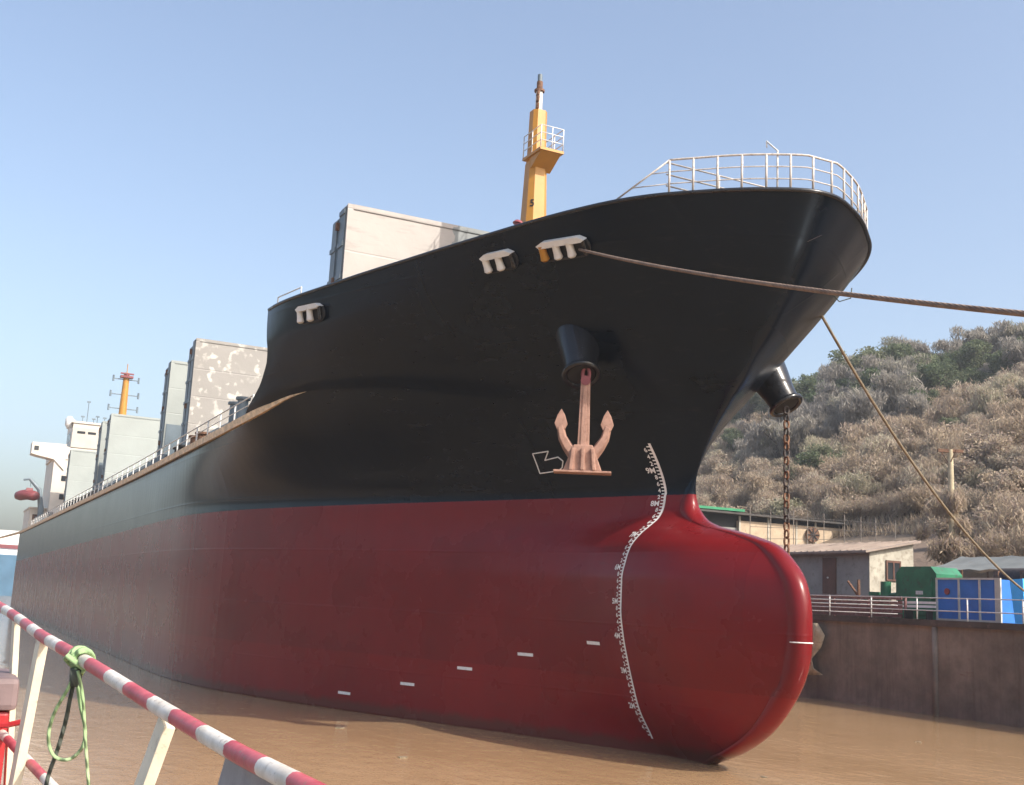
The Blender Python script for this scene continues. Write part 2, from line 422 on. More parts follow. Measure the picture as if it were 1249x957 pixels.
# ---------------- fairleads
def fairlead(pl, pr, n_open, yellow=False):
    (a, na), (b, nb) = hit(*pl), hit(*pr); n = ((na + nb) / 2).normalized()
    e = (b - a).normalized(); w = (b - a).length; up = n.cross(e); 
    if up.z < 0: up = -up
    h = .30; c = (a + b) / 2 + n * .02
    rot = Matrix((e, up, n)).transposed()
    P = lambda x, y, z: c + e * x + up * y + n * z
    def stadium(hw, hh, k=10):
        o = []
        for s, c0 in ((1, hw - hh), (-1, -(hw - hh))):
            for i in range(k + 1):
                t = math.pi * (i / k - .5) + (0 if s > 0 else math.pi); o.append((c0 + hh * math.cos(t), hh * math.sin(t)))
        return o
    fr = MB()
    ring = [P(x, y, .06) for x, y in stadium(w / 2, h)]
    fr.tube(ring + ring[:2], .05, 8, 1, cap=False)
    fr.prism([P(x, y, -.02) for x, y in stadium(w / 2, h)], n * .05, 1)
    hood = [(-w / 2 + .12, h * .55), (-w / 2 + .02, h * .9), (-w / 2 + .25, h * 1.25), (w / 2 - .25, h * 1.25), (w / 2 - .02, h * .8), (w / 2 - .14, h * .6)]
    fr.prism([P(x, y, .03) for x, y in hood], n * .26)
    f = fr.build('fairlead', [MAT['white'], MAT['blackmatte']], SHIP, smooth=35)
    xs = np.linspace(-w / 2 + .17, w / 2 - .12, n_open + 1)
    for i, x in enumerate(xs):
        r = MB(); rr = .15 if i < len(xs) - 1 else .09
        r.tube([P(x, -h * .95, .17), P(x, -h * .75, .17), P(x, -h * .2, .17), P(x, h * .55, .17), P(x, h * .8, .17)], [rr * .55, rr, rr * .85, rr * .8, rr], 14)
        r.build('roller', MAT['yellow'] if (yellow and i == 0) else (MAT['white'] if i < len(xs) - 1 else MAT['black']), f, smooth=40)
    return P(w / 2 - .3, -.05, .2)
fairlead((368, 386), (397, 380), 2)
fairlead((593, 322), (632, 314), 2)
ROPE_A = fairlead((661, 307), (720, 298), 3, True)

# ---------------- hawse pipes, both bows
for sgn in (-1, 1):
    a = Vector((-33.0, sgn * 3.85, 13.75)); rim = Vector((-32.0, sgn * 4.23, 12.05)); d = (rim - a)
    mb = MB(); mb.tube([a, a + d * .4, a + d * .75, rim], [.82, .70, .57, .53], 28, cap=False)
    mb.tube([rim, rim + d.normalized() * .02], [.50, .45], 28, mi=1)
    hp = mb.build('hawse_pipe', [MAT['black'], MAT['blackmatte']], SHIP, smooth=True)
    t = d.normalized(); s = t.cross(Vector((1, 0, 0))).normalized(); q = t.cross(s)
    rg = MB(); ring = [rim + (s * math.cos(k * math.tau / 32) + q * math.sin(k * math.tau / 32)) * .55 for k in range(33)]
    rg.tube(ring, .10, 10, cap=False); rg.build('rim', MAT['black'], hp, smooth=True)
# ---------------- foremast
def foremast():
    mb = MB(); X, z0, z1 = -44.4, 14.4, 26.9
    def ring(z, w, d): return [Vector((X + sx * d, sy * w, z)) for sx, sy in ((-1, -.55), (-.55, -1), (.55, -1), (1, -.55), (1, .55), (.55, 1), (-.55, 1), (-1, .55))]
    levels = [(z0, .74, .74), (24.3, .43, .43), (24.5, .38, .38), (26.9, .35, .35)]
    vs = [p for z, w, d in levels for p in ring(z, w, d)]
    fs = [(8 * i + k, 8 * i + (k + 1) % 8, 8 * i + 8 + (k + 1) % 8, 8 * i + 8 + k) for i in range(3) for k in range(8)] + [tuple(range(24, 32))]
    mb.add(vs, fs); o = mb.build('foremast', MAT['yellow'], SHIP)
    pf = MB(); pf.prism([(X - .42, -.5, 24.55), (X + 1.35, -.5, 24.55), (X + 1.35, .7, 24.55), (X - .42, .7, 24.55)], (0, 0, .12))
    pf.prism([(X + .25, -.42, 24.54), (X + 1.28, -.42, 24.54), (X + .25, -.42, 23.95)], (0, 1.02, 0))
    pf.build('platform', MAT['yellow'], o)
    rl = MB(); cs = [(X - .4, -.47), (X + 1.31, -.47), (X + 1.31, .66), (X - .4, .66)]
    for h in (.35, .7, 1.05): rl.tube([(x, y, 24.67 + h) for x, y in cs], .022, 6)
    for x, y in cs + [(X + .45, -.47), (X + 1.31, .1), (X + .45, .66)]: rl.tube([(x, y, 24.6), (x, y, 25.72)], .025, 6)
    rl.build('platform_railing', MAT['railwhite'], o, smooth=True)
    lp = MB(); lp.tube([(X, 0, 26.85), (X, 0, 27.9)], .16, 12, 0); lp.tube([(X, 0, 27.9), (X, 0, 28.0)], .24, 12, 1); lp.tube([(X, 0, 28.0), (X, 0, 28.4)], .14, 12, 1); lp.tube([(X, 0, 28.4), (X, 0, 28.75)], .11, 12, 2)
    for k, z in enumerate((27.0, 27.35, 27.65)): lp.tube([(X + .1, -.14, z), (X + .28, -.2, z), (X + .29, -.2, z + .2)], .07, 8, 1)
    lp.build('mast_light', [MAT['cream'], MAT['rust'], MAT['steelblue']], o, smooth=40)
    vs, fs = text_mesh('5', .46); nb = MB(); lean = (.74 - .43) / (24.3 - 14.4)
    def chamfer(v):
        z = 22.3 + v.y; w = (.74 - (z - 14.4) * lean) * .775 + .01; q = (v.x + .2) * .7071
        return (X + w + q, -w + q, z)
    nb.add([chamfer(v) for v in vs], fs); nb.build('number', MAT['blackmatte'], o)
    ld = MB()
    for y in (-.18, .18): ld.tube([(X - .95, y, 14.6), (X - .55, y, 24.6)], .02, 5)
    for k in range(33): ld.tube([(X - .95 + k * .0123, -.18, 14.8 + k * .3), (X - .95 + k * .0123, .18, 14.8 + k * .3)], .014, 4)
    ld.build('ladder', MAT['railwhite'], o)
foremast()
mb = MB(); 
mb.tube([at(632, 276, 0, -43.5) + Vector((0, 0, -2.5)), at(632, 273, 0, -43.5)], .16, 12); mb.tube([at(632, 273, 0, -43.5), at(633, 270, 0, -43.5)], [.26, .18], 12)
mb.build('deck_vent', MAT['orange'], SHIP, smooth=40)

# ---------------- forecastle railing (follows the bulwark round the bow)
def fc_rail():
    path = []
    for sgn in (-1, 1):
        side = [Vector((X, sgn * max(hy(X, ZB) - .12, 0), float(ztop(X)))) for X in -25.32 - (np.linspace(0, 1, 50) ** 2) * 2.3]
        path.append(side)
    path = path[0][::-1] + path[1][1:]
    L = [0]
    for a, b in zip(path[:-1], path[1:]): L.append(L[-1] + (b - a).length)
    def pos(s):
        i = min(max(int(np.searchsorted(L, s)) - 1, 0), len(path) - 2); return path[i].lerp(path[i + 1], (s - L[i]) / (L[i + 1] - L[i]))
    rl = MB()
    for h, r in ((1.12, .034), (.74, .02), (.36, .02)):
        pts = [pos(s) + Vector((0, 0, h)) for s in np.linspace(0, L[-1], 60)]
        rl.tube(pts, r, 8)
    # raked ends down to the bulwark
    for sgn in (-1, 1):
        e = Vector((-27.62, sgn * (hy(-27.62, ZB) - .12), float(ztop(-27.62)))); f = Vector((-28.95, sgn * (hy(-28.95, ZB) - .1), float(ztop(-28.95)) + .05))
        rl.tube([e + Vector((0, 0, 1.12)), f], .03, 8)
        for h in (.74, .36):
            t = 1 - h / 1.12; rl.tube([e + Vector((0, 0, h)), (e + Vector((0, 0, 1.12))).lerp(f, t)], .018, 6)
    # rail across the forecastle from side to side
    for h in (1.1, .72, .36): rl.tube([(-27.75, -3.95, 16.9 + h), (-27.75, 3.95, 16.9 + h)], .026, 7)
    for y in (-2, 0.3, 2.4): rl.tube([(-27.75, y, 15.6), (-27.75, y, 18.0)], .03, 7)
    o = rl.build('forecastle_railing', MAT['rail'], SHIP, smooth=True)
    n = 14; s0 = None
    for k in range(n):
        p_ = pos(L[-1] * k / (n - 1)); pm = MB(); pm.tube([Vector((0, 0, .03)), Vector((0, 0, 1.12))], .036, 8)
        if s0 is None: s0 = pm.build('post', MAT['rail'], None, smooth=True); q = s0
        else: q = cp(s0)
        q.location = p_; put(q, o)
    js = MB(); b = Vector((-25.75, -1.35, 17.0)); js.tube([b, b + Vector((0, 0, 1.28)), b + Vector((-.25, -.22, 1.62))], .03, 7)
    js.tube([b + Vector((-.25, -.22, 1.62)), b + Vector((-.24, -.21, 1.42))], .02, 6)
    js.build('jackstaff', MAT['railwhite'], SHIP, smooth=True)
fc_rail()
# small handrail by the break of the forecastle
mb = MB(); a, b = Vector((-45.6, -11.0, 16.2)), Vector((-43.6, -10.6, 16.25))
mb.tube([a, a + Vector((0, 0, .32)), b + Vector((0, 0, .32)), b], .03, 6); mb.build('handrail', MAT['railwhite'], SHIP, smooth=True)

# ---------------- main deck railing
def deck_rail(sgn, detail):
    xs = np.arange(-49.6, -170, -2.6); rl = MB()
    for h, r in ((1.15, .035), (.8, .022), (.42, .022)):
        rl.tube([Vector((X, sgn * (hy(X, ZD) - .2), deckz(X) + h)) for X in xs], r, 5)
    o = rl.build('deck_railing', MAT['railwhite'], SHIP, smooth=True)
    s0 = None
    for X in xs:
        pm = MB(); pm.tube([Vector((0, 0, -.05)), Vector((0, 0, 1.15))], .04, 6)
        if s0 is None: s0 = pm.build('post', MAT['railwhite'], None, smooth=True); q = s0
        else: q = cp(s0)
        q.location = (X, sgn * (hy(X, ZD) - .2), deckz(X)); put(q, o)
deck_rail(-1, 1)

# ---------------- hatch coamings and folded-up hatch covers
for x0, x1 in ((-81.5, -51), (-125, -94.5), (-163.5, -136)):
    mb = MB(); mb.bb(x0, x1, -7.5, 7.5, 11.2, 14.1)
    for X in np.arange(x0 + 1.5, x1 - .5, 2.2):
        for y in (-7.66, 7.66): mb.bb(X - .06, X + .06, y - .16, y + .16, 11.3, 13.9)
    for y in (-7.75, 7.75): mb.bb(x0 - .1, x1 + .1, y - .25, y + .25, 13.9, 14.15)
    mb.build('hatch_coaming', MAT['coaming'], SHIP)
def hatch(xf, mat, z0=14.2, z1=22.2, low=None, ntilt=0.):
    def leaf(xa, xb, m, parent, nm, zt):
        mb = MB(); mb.bb(xa, xb, -7.4, 7.4, z0, zt)
        # raised rim on the forward face, stiffened dark edge on the side
        mb.bb(xb - .02, xb + .05, -7.42, -7.15, z0, zt + .02); mb.bb(xb - .02, xb + .05, 7.15, 7.42, z0, zt + .02); mb.bb(xb - .021, xb + .049, -7.14, 7.14, zt - .2, zt + .03)
        for z in np.arange(z0 + .7, zt - .4, 1.55): mb.bb(xa + .06, xb - .12, -7.52, -7.36, z, z + .22, 1)
        for y0 in (-7.47, 7.4): mb.bb(xa + .12, xb - .14, y0, y0 + .07, z0 + .1, zt - .1, 1)
        return mb.build(nm, [m, MAT['steelblue']], parent)
    f = leaf(xf - .95, xf, mat, SHIP, 'hatch_cover', z1)
    leaf(xf - 2.05, xf - 1.1, MAT['steelblue'], f, 'rear_leaf', z1 - .35)
    hg = MB()
    for z in (z0 + 1.2, (z0 + z1) / 2, z1 - 1.0): hg.bb(xf - 1.12, xf - .93, -7.6, -7.42, z, z + .35)
    hg.build('hinge', MAT['rust'], f)
    if low:
        lb = MB(); lb.bb(xf + .0, xf + .12, -7.3, 7.3, z0 - 2.5, low); lb.build('lower_plate', MAT['steelblue'], f)
hatch(-48.6, MAT['hatch1'], 14.9)
hatch(-82.5, MAT['hatch2'], 12.2)
hatch(-92.2, MAT['hatch3'], 14.3, low=17.1)
hatch(-126.3, MAT['hatch3'])
hatch(-133.2, MAT['hatch3'], low=17.6)
hatch(-165.6, MAT['hatch3'])
# dark stays, bitts, lockers and pipe stubs along the starboard deck
def stub(nm, X, y, h, r, mat, top=None):
    mb = MB(); z = deckz(X); mb.tube([(X, y, z - .05), (X, y, z + h)], r, 10)
    if top: mb.tube([(X, y, z + h), (X, y, z + h + .12)], top, 10)
    mb.build(nm, mat, SHIP, smooth=40)
for X in np.arange(-86.2, -92.5, -1.5): stub('hatch_stay', X, -8.2, 2.6, .22, MAT['steelblue'])
for X in np.arange(-128, -141, -1.9): stub('deck_post', X, -9.6, 1.9, .14, MAT['blackmatte'])
for X in np.arange(-108, -126, -2.1): stub('deck_post', X, -10.2, 1.35, .13, MAT['blackmatte'])
for X in (-62.5, -64.2): stub('bitt', X, -10.2, 1.15, .32, MAT['rust'], .42)
for X in (-67.6, -68.9): stub('bitt', X, -10.2, 1.0, .3, MAT['blackmatte'], .4)
for X in (-54.6, -56.2): stub('bitt', X, -10.0, 1.9, .26, MAT['steelblue'], .36)
for X in (-150, -152): stub('bitt', X, -10.3, 1.2, .3, MAT['blackmatte'], .38)
mb = MB(); mb.tube([Vector((X, -9.7, deckz(X) + .55)) for X in np.linspace(-54, -168, 12)], .11, 8); mb.build('deck_pipe', MAT['rust'], SHIP, smooth=True)

# ---------------- superstructure
def superstructure():
    X = -173.
    mb = MB(); mb.bb(X - 13, X, -8.8, 8.8, 11, 21.6)
    mb.bb(X - 12, X + .15, -9.0, 9.0, 21.5, 23.3)
    h = mb.build('superstructure', MAT['cream'], SHIP)
    for s in (-1, 1):                          # bridge wings: deep at the house, shallow at the tip
        w = MB(); w.prism([(X + .2, s * 7.4, 23.6), (X + .2, s * 11.9, 23.5), (X + .2, s * 11.9, 21.9), (X + .2, s * 11.3, 21.75), (X + .2, s * 8.9, 21.35), (X + .2, s * 7.4, 19.9)], (-3.2, 0, 0))
        w.build('bridge_wing', MAT['cream'], h)
    wh = MB(); wh.prism([(X + .3, -6.9, 23.3), (X - 7, -6.9, 23.3), (X - 7, -6.9, 26.7), (X + .9, -6.9, 26.7), (X + .9, -6.9, 26.1)], (0, 13.8, 0))
    wh.bb(X - 7.2, X + 1.1, -7.1, 7.1, 26.7, 26.95)
    w2 = wh.build('wheelhouse', MAT['cream'], h)
    for y in np.arange(-6.3, 6.2, 1.45):
        g = MB(); g.prism([(X + .42, y, 24.3), (X + .42, y + 1.1, 24.3), (X + .76, y + 1.1, 25.6), (X + .76, y, 25.6)], (.05, 0, 0)); g.build('window', MAT['glass'], w2)
    for xx in (X - 1.6, X - 3.4, X - 5.2):
        g = MB(); g.bb(xx - 1.2, xx, -6.95, -6.88, 24.3, 25.6); g.build('window', MAT['glass'], w2)
    g = MB(); g.bb(X + .19, X + .26, -11.6, -11.0, 22.4, 23.0); g.build('window', MAT['glass'], h)
    for z in (13.2, 15.8, 18.4):
        for y in np.arange(-7.6, 8, 1.9):
            g = MB(); g.bb(X - .02, X + .05, y, y + .6, z, z + .75); g.build('window', MAT['glass'], h)
    fn = MB(); fn.bb(X - 16, X - 12, -3.5, 3.5, 20, 28); fn.build('funnel', MAT['steelblue'], SHIP)
    rd = MB(); rd.tube([(X - .3, -6.8, 26.9), (X - .3, -6.8, 27.3)], .12, 8); rd.tube([(X - .3, -7.4, 26.0), (X - .3, -7.4, 26.4), (X - .3, -7.4, 27.3), (X - .3, -7.4, 27.7)], [.3, .55, .55, .25], 14); rd.build('satellite_dome', MAT['white'], h, smooth=True)
    for y, hh in ((-5.6, 1.0), (-4.1, .8), (-3.6, 1.2), (-5.0, 3.2), (-2.6, 1.1)):
        a = MB(); a.tube([(X - 1, y, 26.9), (X - 1, y, 26.95 + hh)], .06, 6); a.box((X - 1, y, 26.95 + hh), (.2, .5, .2)); a.build('antenna', MAT['steelblue'], h)
    # radar mast
    ms = MB(); ms.tube([(X - 3, 0, 26.9), (X - 3, 0, 35.4)], [.62, .42], 10); ms.tube([(X - 3, 0, 35.4), (X - 3, 0, 36.8)], .07, 6)
    m_ = ms.build('radar_mast', [MAT['yellow']], SHIP, smooth=40)
    for z, wd in ((30.0, 3.4), (32.1, 3.3), (34.4, 3.0)):
        y_ = MB(); y_.box((X - 3, 0, z), (.16, wd * 2 * .62, .14))
        for s in (-1, 1): y_.tube([(X - 3, s * wd * .6, z - .4), (X - 3, s * wd * .6, z + .5)], .15, 8)
        y_.build('yard', MAT['steelblue'], m_)
    sw = MB(); sw.bb(X - 3.3, X - 2.2, -.9, .9, 34.6, 34.9); sw.tube([(X - 2.4, 0, 34.9), (X - 2.4, 0, 35.1)], .2, 8); sw.box((X - 2.4, 0, 35.2), (.25, 1.9, .2)); sw.build('radar', MAT['orange'], m_)
    # davit and after deck house
    dv = MB(); dv.tube([(-174, -9.6, 11.4), (-174, -9.7, 14.3), (-174, -10.2, 17.0), (-174, -11.6, 18.4), (-174, -12.4, 18.2)], [.42, .4, .3, .22, .15], 8); dv.bb(-174.8, -173, -10.3, -8.9, 11.3, 13.2)
    dv.tube([(-174, -11.4, 18.3), (-174, -11.4, 17.3)], .05, 5); dv.build('davit', MAT['steelblue'], SHIP, smooth=40)
    sb = MB(); sb.bb(-187, -175.5, -11.0, -8.4, 11.2, 14.4); sb.bb(-187.3, -175.2, -11.15, -8.2, 14.4, 14.6)
    for y in (-10.6, -9.6): sb.bb(-175.52, -175.45, y, y + .7, 12.4, 13.6, 1)
    sb.build('stern_house', [MAT['cream'], MAT['rust']], SHIP)
superstructure()
# lifeboat under its davit
LBM = .62
LB = thing('lifeboat', 'dull red enclosed lifeboat hanging from a davit at the far end of the ship', 'lifeboat', (-174, -11.6, 15.2))
mb = MB(); vs = []; n = 14
prof = [(-3.6, .1), (-3.2, .75), (-2, 1.2), (0, 1.35), (2, 1.2), (3.2, .75), (3.6, .1)]
for x, w in prof:
    for k in range(n):
        t = math.tau * k / n; vs.append((-174 + LBM * (x * .62 - w * math.cos(t) * .8), -11.7 + LBM * (x * .62 + w * math.cos(t) * .8), 16.2 + LBM * (1.15 * math.sin(t) - .12 * abs(x)) * min(1, w)))
mb.add(vs, [(n * i + k, n * i + (k + 1) % n, n * i + n + (k + 1) % n, n * i + n + k) for i in range(6) for k in range(n)] + [tuple(range(n)), tuple(6 * n + k for k in range(n))])
mb.build('lifeboat_hull', MAT['orange'], LB, smooth=True)
mb = MB(); mb.box((-173.8, -11.5, 16.85), (1.0, 1.0, .5), None, 0, .8); mb.build('canopy', MAT['orange'], LB)

# ------------------------------------------------------------------ anchor and chain
AO = Vector((-31.75, -4.2, 8.78))
ANC = thing('anchor', 'salmon pink stockless anchor hanging below the black hawse pipe on the bow', 'anchor', AO)
ex = Vector((.52, .854, 0)); ey = Vector((.854, -.52, 0))       # fluke plane faces roughly outboard
A = lambda x, y, z: AO + ex * x + ey * y + Vector((0, 0, z))
mb = MB(); mb.prism([A(-.2, -.15, .3), A(.2, -.15, .3), A(.15, -.15, 3.05), A(-.15, -.15, 3.05)], ey * .3); mb.prism([A(-.10, .15, .8), A(.1, .15, .8), A(.07, .15, 2.9), A(-.07, .15, 2.9)], ey * .03)
mb.build('shank', MAT['anchor'], ANC, bevel=.025)
mb = MB(); mb.tube([A(0, -.2, 3.0), A(0, .2, 3.0)], .16, 12); mb.tube([A(.11 * math.cos(t), 0, 3.24 + .22 * math.sin(t)) for t in np.linspace(0, math.tau, 15)], .06, 8, 0, False)
mb.build('shackle', MAT['orange'], ANC, smooth=40)
mb = MB(); mb.prism([A(-.92, -.32, 0), A(.92, -.32, 0), A(.92, .32, 0), A(-.92, .32, 0)], (0, 0, .07)); mb.build('tripping_plate', MAT['anchor'], ANC, bevel=.015)
mb = MB(); mb.prism([A(-.62, -.27, .07), A(-.3, -.27, .9), A(.3, -.27, .9), A(.62, -.27, .07)], ey * .5)
for x in (-.3, 0, .3): mb.prism([A(x * 1.25 - .06, .2, .07), A(x * 1.25 + .06, .2, .07), A(x + .06, .2, .78), A(x - .06, .2, .78)], ey * .14)
mb.build('crown', MAT['anchor'], ANC, bevel=.03)
for s in (-1, 1):
    mb = MB(); arm = [(.25, .55), (.5, .85), (.68, 1.15), (.76, 1.5)]
    vs = []
    for (x, z), w in zip(arm, (.22, .18, .15, .13)):
        for dx, dy in ((-w, -.16), (w, -.16), (w * .6, .18), (-w * .6, .18)): vs.append(A(s * (x + dx * .9), dy, z - dx * .45))
    mb.add(vs, [(4 * i + k, 4 * i + (k + 1) % 4, 4 * i + 4 + (k + 1) % 4, 4 * i + 4 + k) for i in range(3) for k in range(4)] + [(3, 2, 1, 0), (12, 13, 14, 15)])
    spade = [(.60, 1.42), (.53, 1.58), (.62, 1.86), (.74, 2.06), (.86, 1.86), (.95, 1.58), (.86, 1.38), (.74, 1.3)]
    mb.prism([A(s * x, -.05, z) for x, z in spade], ey * .2)
    mb.build('fluke', MAT['anchor'], ANC, bevel=.02)
def chain(name, label, top, bottom, link_l, parent=None, mats=None):
    mb = MB(); top = Vector(top); bottom = Vector(bottom); L = (top - bottom).length; n = int(L / (link_l * .72)); d = (bottom - top) / n
    for i in range(n):
        c = top + d * (i + .5); side = Vector((1, 0, 0)) if i % 2 else Vector((0, 1, 0)); t = d.normalized()
        hw, hl, r = link_l * .28, link_l * .5, link_l * .115
        o = []
        for k in range(13):
            a = math.tau * k / 12; o.append(c + side * hw * math.cos(a) + t * (hl - hw * .55) * (1 if math.sin(a) >= 0 else -1) * min(1, abs(math.sin(a)) * 1.6))
        mb.tube(o, r, 6, 1 if random.random() < .33 else 0, cap=False)
    return mb.build(name, mats or [MAT['rust'], MAT['chaindark']], parent, smooth=True)
MAT['chaindark'] = paint('weathered_chain', (.045, .035, .033), .7, .4, 6)
tag(chain('anchor_chain', None, (-32.0, 4.25, 12.0), (-31.95, 4.3, 2.4), .36), 'rusty anchor chain hanging straight down from the pipe on the far bow', 'chain')

# ------------------------------------------------------------------ ropes
def rope_mat(name, a, b):
    m, nt, bs = new_mat(name); v = coords(nt); f = tex(nt, v, 3, 4)
    link(nt, ramp(nt, f, [(.3, a), (.7, b)]), bs.inputs['Base Color']); bs.inputs['Roughness'].default_value = .9
    w = node(nt, 'ShaderNodeTexWave'); w.inputs['Scale'].default_value = 9; w.bands_direction = 'DIAGONAL'; link(nt, v, w.inputs[0]); bump(nt, bs, w.outputs['Fac'], .6, .02); return m
MAT['rope'] = rope_mat('hemp_mooring_rope', (.15, .10, .075), (.26, .18, .13))
MAT['rope2'] = rope_mat('worn_yellow_rope', (.16, .125, .08), (.25, .20, .135))
MAT['ropegreen'] = rope_mat('green_polypropylene_rope', (.20, .33, .14), (.38, .48, .28))
MAT['ropedark'] = rope_mat('dirty_rope', (.04, .05, .04), (.1, .11, .09))
def sagline(a, b, sag, n=40):
    a, b = Vector(a), Vector(b); return [a.lerp(b, t) - Vector((0, 0, 4 * sag * t * (1 - t))) for t in np.linspace(0, 1, n)]
e1 = at(1249, 382.5, 1, -9.5); e0 = ROPE_A
mb = MB(); far = e0 + (e1 - e0) * 1.75 + Vector((0, 0, 1.75 * 4 * .5 * (1 / 1.75) * (1 - 1 / 1.75))); mb.tube(sagline(e0, far, .5), .045, 8)
tag(mb.build('mooring_rope', MAT['rope'], None, smooth=True), 'thick brown mooring rope running level from the triple white fairlead', 'rope', 'mooring ropes of the ship')
a = Vector((-28.6, 3.2, 14.25)); a = at(1000, 379, 1, 3.9); b = at(1249, 716, 1, 24.2); b2 = a + (b - a) * 1.04
mb = MB(); mb.tube(sagline(a - (b - a) * .012, b2 + Vector((0, 0, .0)), 1.15), .052, 8)
tag(mb.build('mooring_rope', MAT['rope2'], None, smooth=True), 'worn straw coloured mooring rope slanting steeply down from the bow to the barge', 'rope', 'mooring ropes of the ship')
mb = MB(); a = Vector((STERN + .5, -11.3, 11.35)); mb.tube(sagline(a, at(-60, 664, 1, -16), .8), .2, 8)
tag(mb.build('mooring_rope', MAT['tan'], None, smooth=True), 'thick tan hawser leading off the stern at the left picture edge', 'rope', 'mooring ropes of the ship')
mb = MB(); q = at(1010, 350, 1, 2.6); mb.tube([q + Vector((0, 0, -.1)), q + Vector((.25, .25, -.5)), q + Vector((.5, .5, -.4)), q + Vector((.5, .55, -.05))], .02, 6)
mb.build('rope_loop', MAT['ropedark'], SHIP, smooth=True)

# ------------------------------------------------------------------ water, ground, hill
def water_mat():
    m, nt, b = new_mat('muddy_river_water')
    v = coords(nt, (1, 1, 1)); f = tex(nt, coords(nt, (.25, .6, 1)), .35, 5)
    link(nt, ramp(nt, f, [(.3, (.30, .19, .10)), (.7, (.37, .24, .135))]), b.inputs['Base Color'])
    b.inputs['Roughness'].default_value = .12; b.inputs['IOR'].default_value = 1.33
    h = math_n(nt, 'ADD', tex(nt, coords(nt, (1, 1.6, 1)), .9, 3, .5), math_n(nt, 'MULTIPLY', tex(nt, v, 4.5, 3, .5), .25))
    bump(nt, b, h, .26, .12); return m
mb = MB(); mb.add([(-6000, -4000, 0), (1500, -4000, 0), (1500, 4000, 0), (-6000, 4000, 0)], [(0, 1, 2, 3)])
tag(mb.build('water', water_mat(), None, fix=False), None, None, None, 'structure')

for k, (px, py) in enumerate(((415, 888), (490, 924), (932, 948), (1120, 905))):
    p_ = at(px, py, 2, 0.); mb = MB(); n = 9
    o_ = [(p_.x + random.uniform(.05, .15) * math.cos(math.tau * j / n), p_.y + random.uniform(.05, .2) * math.sin(math.tau * j / n), -.02) for j in range(n)]
    mb.prism(o_, (0, 0, .05)); tag(mb.build('floating_debris', MAT['rope2'], None), 'pale scrap floating on the brown water', 'debris', 'scraps floating on the water')
def hill_z(X, Y):
    z = float(np.interp(Y, [30, 31.5, 38, 40, 46, 57, 62, 100, 132, 165, 230], [5.0, 5.2, 6.2, 7.6, 9.8, 12.0, 15, 33, 48, 52, 40]))
    fall = float(np.interp(X, [-420, -280, -190, -135, 200], [0, .6, .86, 1, 1.04])); k = max(0, (Y - 58) / 70)
    z = (z - 5) * fall + 5
    p = Vector((X * .02, Y * .02, 0)); z += min(1, k) * (noise.noise(p) * 5 + noise.noise(p * 3.1) * 2.2 + noise.noise(p * 9) * .7)
    return z
def hill_mat():
    m, nt, b = new_mat('dry_hillside_soil'); v = coords(nt)
    c = ramp(nt, tex(nt, v, .06, 6), [(.3, (.10, .075, .05)), (.5, (.17, .12, .085)), (.7, (.23, .175, .12))])
    c = mix(nt, ramp(nt, tex(nt, v, .5, 6, .7), [(.5, (0, 0, 0)), (.7, (1, 1, 1))]), c, (.12, .085, .06))
    link(nt, c, b.inputs['Base Color']); b.inputs['Roughness'].default_value = .95; bump(nt, b, tex(nt, v, .9, 6, .7), .8, .4); return m
mb = MB(); gx = np.linspace(-440, 200, 150); gy = np.r_[30.9, np.linspace(31.5, 62, 22), np.linspace(65, 240, 60)]
mb.add([(x, y, hill_z(x, y)) for y in gy for x in gx], [(r * 150 + c, r * 150 + c + 1, (r + 1) * 150 + c + 1, (r + 1) * 150 + c) for r in range(len(gy) - 1) for c in range(149)])
mb.add([(-440, 30.9, -2), (200, 30.9, -2), (200, 30.9, 5.05), (-440, 30.9, 5.05)], [(0, 1, 2, 3)])
tag(mb.build('hillside', hill_mat(), None, smooth=True), None, None, None, 'structure')

# ------------------------------------------------------------------ vegetation
def leaf_mat(name, cols, trans=.25):
    m, nt, b = new_mat(name); oi = node(nt, 'ShaderNodeObjectInfo'); geo = node(nt, 'ShaderNodeNewGeometry')
    pn = node(nt, 'ShaderNodeTexNoise'); pn.inputs['Scale'].default_value = .055; pn.inputs['Detail'].default_value = 3; link(nt, geo.outputs['Position'], pn.inputs['Vector'])
    f = math_n(nt, 'ADD', math_n(nt, 'ADD', math_n(nt, 'MULTIPLY', oi.outputs['Random'], .4), math_n(nt, 'MULTIPLY', geo.outputs['Random Per Island'], .3)), math_n(nt, 'MULTIPLY', math_n(nt, 'SUBTRACT', pn.outputs['Fac'], .36), 1.1), True)
    link(nt, ramp(nt, f, [((i + .5) / len(cols), c) for i, c in enumerate(cols)]), b.inputs['Base Color']); b.inputs['Roughness'].default_value = .75
    b.inputs['Specular IOR Level'].default_value = .2
    tr = node(nt, 'ShaderNodeBsdfTranslucent'); ms = node(nt, 'ShaderNodeMixShader'); ms.inputs[0].default_value = .4
    link(nt, b.inputs['Base Color'].links[0].from_socket, tr.inputs[0]); link(nt, b.outputs[0], ms.inputs[1]); link(nt, tr.outputs[0], ms.inputs[2]); link(nt, ms.outputs[0], nt.nodes['Material Output'].inputs[0])
    return m
MAT['green'] = leaf_mat('evergreen_foliage', [(.07, .105, .05), (.12, .155, .085), (.18, .20, .12), (.26, .245, .155)])
MAT['grey'] = leaf_mat('bare_twig_foliage', [(.20, .19, .18), (.27, .25, .225), (.33, .30, .26), (.24, .24, .17)])
MAT['dry'] = leaf_mat('dry_scrub_foliage', [(.20, .165, .14), (.37, .285, .215), (.45, .37, .26), (.33, .255, .215), (.50, .44, .33), (.29, .28, .18)])
MAT['bark'] = paint('bark', (.10, .08, .065), .9, .3, 4)
